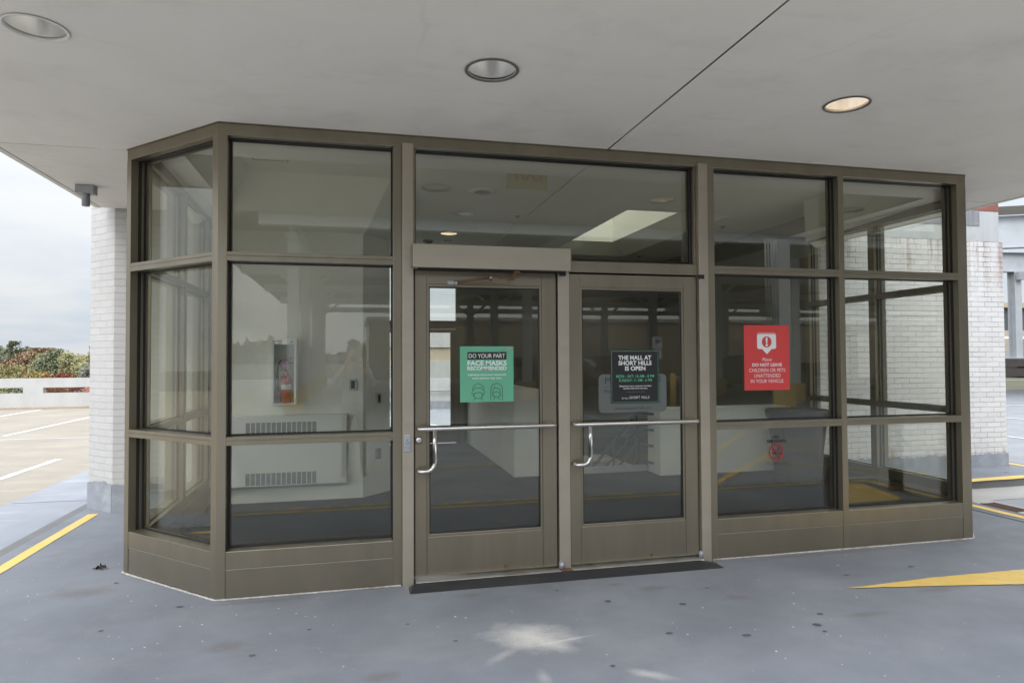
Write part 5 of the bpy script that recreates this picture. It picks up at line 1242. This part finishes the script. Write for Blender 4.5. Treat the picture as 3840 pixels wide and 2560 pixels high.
# head
hv = []; hf = []; nu, nv = 24, 16
for j in range(nv+1):
    t = PI*j/nv
    for i in range(nu):
        a = 2*PI*i/nu; d = Vector((math.sin(t)*math.cos(a), math.sin(t)*math.sin(a), -math.cos(t)))
        p = Vector((d.x*.076, d.y*.098, d.z*.118))
        if d.z < 0: p.x *= 1-.25*d.z*d.z; p.y *= 1-.12*d.z*d.z
        if d.y > .85 and -.35 < d.z < .1: p.y += .02*(1-abs(d.x)*3 if abs(d.x) < .3 else 0)      # nose
        if abs(d.x) > .93 and abs(d.z) < .25: p.x *= 1.12                                          # ears
        hv.append((px_+p.x, py_+.045+p.y, 1.60+p.z))
for j in range(nv):
    for i in range(nu): hf.append([j*nu+i, j*nu+(i+1) % nu, (j+1)*nu+(i+1) % nu, (j+1)*nu+i])
b.add(hv, hf, 0, True)
# hands closed on the camera
for s in (-1, 1):
    hx, hy, hz = px_+s*.094, py_+.195, 1.485
    b.tube([(hx, hy, hz), (hx-s*.004, hy+.012, hz+.035), (hx-s*.012, hy+.018, hz+.07)], [.026, .034, .028], 10, 0)
    for q, ln in enumerate((.062, .070, .066, .052)):
        z0 = hz+.085-q*.018
        b.tube([(hx-s*.006, hy+.012, z0), (hx-s*.022, hy+.030, z0+.006), (hx-s*(.03+ln*.35), hy+.034, z0+.002), (hx-s*(.03+ln*.6), hy+.024, z0-.004)], [.0095, .0092, .0085, .007], 8, 0)
    b.tube([(hx-s*.002, hy-.006, hz+.04), (hx-s*.024, hy-.022, hz+.055), (hx-s*.045, hy-.024, hz+.06)], [.0115, .0105, .008], 8, 0)
b.obj('body', [M['skin'], M['shirt'], M['trousers'], M['shoe']], P)
hb = B(); hv2 = [(px_+(v[0]-px_)*1.06, py_+.045+(v[1]-py_-.045)*1.06, 1.60+(v[2]-1.60)*1.06) for v in hv]
keep = [f for f in hf if all(hv[i][2] > 1.63 and (hv[i][1] < py_+.10 or hv[i][2] > 1.675) or (hv[i][1] < py_+.02 and hv[i][2] > 1.56) for i in f)]
hb.add(hv2, keep, 0, True); hb.obj('hair', M['hair'], P)
e = empty('camera', 'black camera held up by the person mirrored in the left window', 'camera', (px_, py_+.2, 1.52))
bb = B(); bb.box(px_-.064, px_+.064, py_+.16, py_+.205, 1.516, 1.604); bb.box(px_-.022, px_+.022, py_+.155, py_+.205, 1.604, 1.626); bb.obj('camera_body', M['camera_black'], e, bevel=.006)
bb = B(); bb.lathe((px_, 0, 1.5614), [(.033, py_+.205), (.033, py_+.236), (.030, py_+.238), (.024, py_+.232), (0, py_+.230)], 28, 0, 'y'); bb.obj('lens', M['camera_black'], e)

# ------------------------------------------------------------------ camera
cam = bpy.data.cameras.new('Camera'); co = bpy.data.objects.new('Camera', cam); COL.objects.link(co); sc.camera = co
pitch, roll, yaw = .0251294, -.0049391, .2325584
f = Vector((math.sin(yaw)*math.cos(pitch), math.cos(yaw)*math.cos(pitch), math.sin(pitch))); r_ = Vector((math.cos(yaw), -math.sin(yaw), 0)); u_ = r_.cross(f)
rr = r_*math.cos(roll)+u_*math.sin(roll); uu = -r_*math.sin(roll)+u_*math.cos(roll)
mw = Matrix((rr, uu, -f)).transposed().to_4x4(); mw.translation = Vector((.8712, -4.6872, 1.5614)); co.matrix_world = mw
cam.sensor_width = 36; cam.lens = 2503.06/3840*36; cam.clip_start = .004; cam.clip_end = 2000

# ------------------------------------------------------------------ light
SUN_EL, SUN_AZ = math.radians(46), math.radians(-150)      # azimuth from +Y towards +X
w = bpy.data.worlds.new('World'); sc.world = w; w.use_nodes = True
nt = w.node_tree; bg = nt.nodes['Background']
sky = N(nt, 'ShaderNodeTexSky', sky_type='NISHITA', sun_disc=False, sun_elevation=SUN_EL, sun_rotation=SUN_AZ, air_density=1.2, dust_density=2.0)
tc = N(nt, 'ShaderNodeTexCoord'); sp_ = N(nt, 'ShaderNodeSeparateXYZ'); L(nt, tc.outputs['Generated'], sp_.inputs[0])
zz = mathn(nt, 'MAXIMUM', sp_.outputs[2], 0.)
inv = mathn(nt, 'DIVIDE', 1., mathn(nt, 'ADD', zz, .12))
vm = N(nt, 'ShaderNodeVectorMath', operation='SCALE'); L(nt, tc.outputs['Generated'], vm.inputs[0]); L(nt, inv, vm.inputs['Scale'])
cl = N(nt, 'ShaderNodeTexNoise', Scale=.85, Detail=6., Roughness=.5, Distortion=.3); L(nt, vm.outputs[0], cl.inputs['Vector'])
cl2 = ramp(nt, cl.outputs[0], .38, .66)
# overcast: brighter towards the zenith
lum = mathn(nt, 'MULTIPLY', mathn(nt, 'ADD', mathn(nt, 'MULTIPLY', mathn(nt, 'POWER', zz, 1.6), 2.9), 1.), 9.1)
sd_ = N(nt, 'ShaderNodeVectorMath', operation='DOT_PRODUCT'); L(nt, tc.outputs['Generated'], sd_.inputs[0]); sd_.inputs[1].default_value = (math.sin(SUN_AZ)*math.cos(SUN_EL), math.cos(SUN_AZ)*math.cos(SUN_EL), math.sin(SUN_EL))
glow = mathn(nt, 'POWER', mathn(nt, 'MAXIMUM', sd_.outputs['Value'], 0.), 2.)
lum = mathn(nt, 'MULTIPLY', lum, mathn(nt, 'ADD', mathn(nt, 'MULTIPLY', glow, 1.3), 1.))
ccol = mixc(nt, cl2, (.76, .84, .945), (.965, .985, 1.0))
vs_ = N(nt, 'ShaderNodeVectorMath', operation='SCALE'); L(nt, ccol, vs_.inputs[0]); L(nt, lum, vs_.inputs['Scale'])
fin = mixc(nt, .88, sky.outputs[0], vs_.outputs[0])
L(nt, fin, bg.inputs['Color']); bg.inputs['Strength'].default_value = .085
su = bpy.data.lights.new('Sun', 'SUN'); su.energy = 1.0; su.angle = math.radians(25); su.color = (1, .96, .9)
so = bpy.data.objects.new('Sun', su); COL.objects.link(so)
dv = Vector((math.sin(SUN_AZ)*math.cos(SUN_EL), math.cos(SUN_AZ)*math.cos(SUN_EL), math.sin(SUN_EL)))
so.rotation_euler = dv.to_track_quat('Z', 'Y').to_euler(); so.location = (0, 0, 30)

sc.render.engine = 'CYCLES'
sc.cycles.max_bounces = 14; sc.cycles.transparent_max_bounces = 24; sc.cycles.diffuse_bounces = 6; sc.cycles.glossy_bounces = 6
sc.view_settings.view_transform = 'Standard'; sc.view_settings.look = 'None'; sc.view_settings.gamma = 1; sc.view_settings.exposure = 0.20
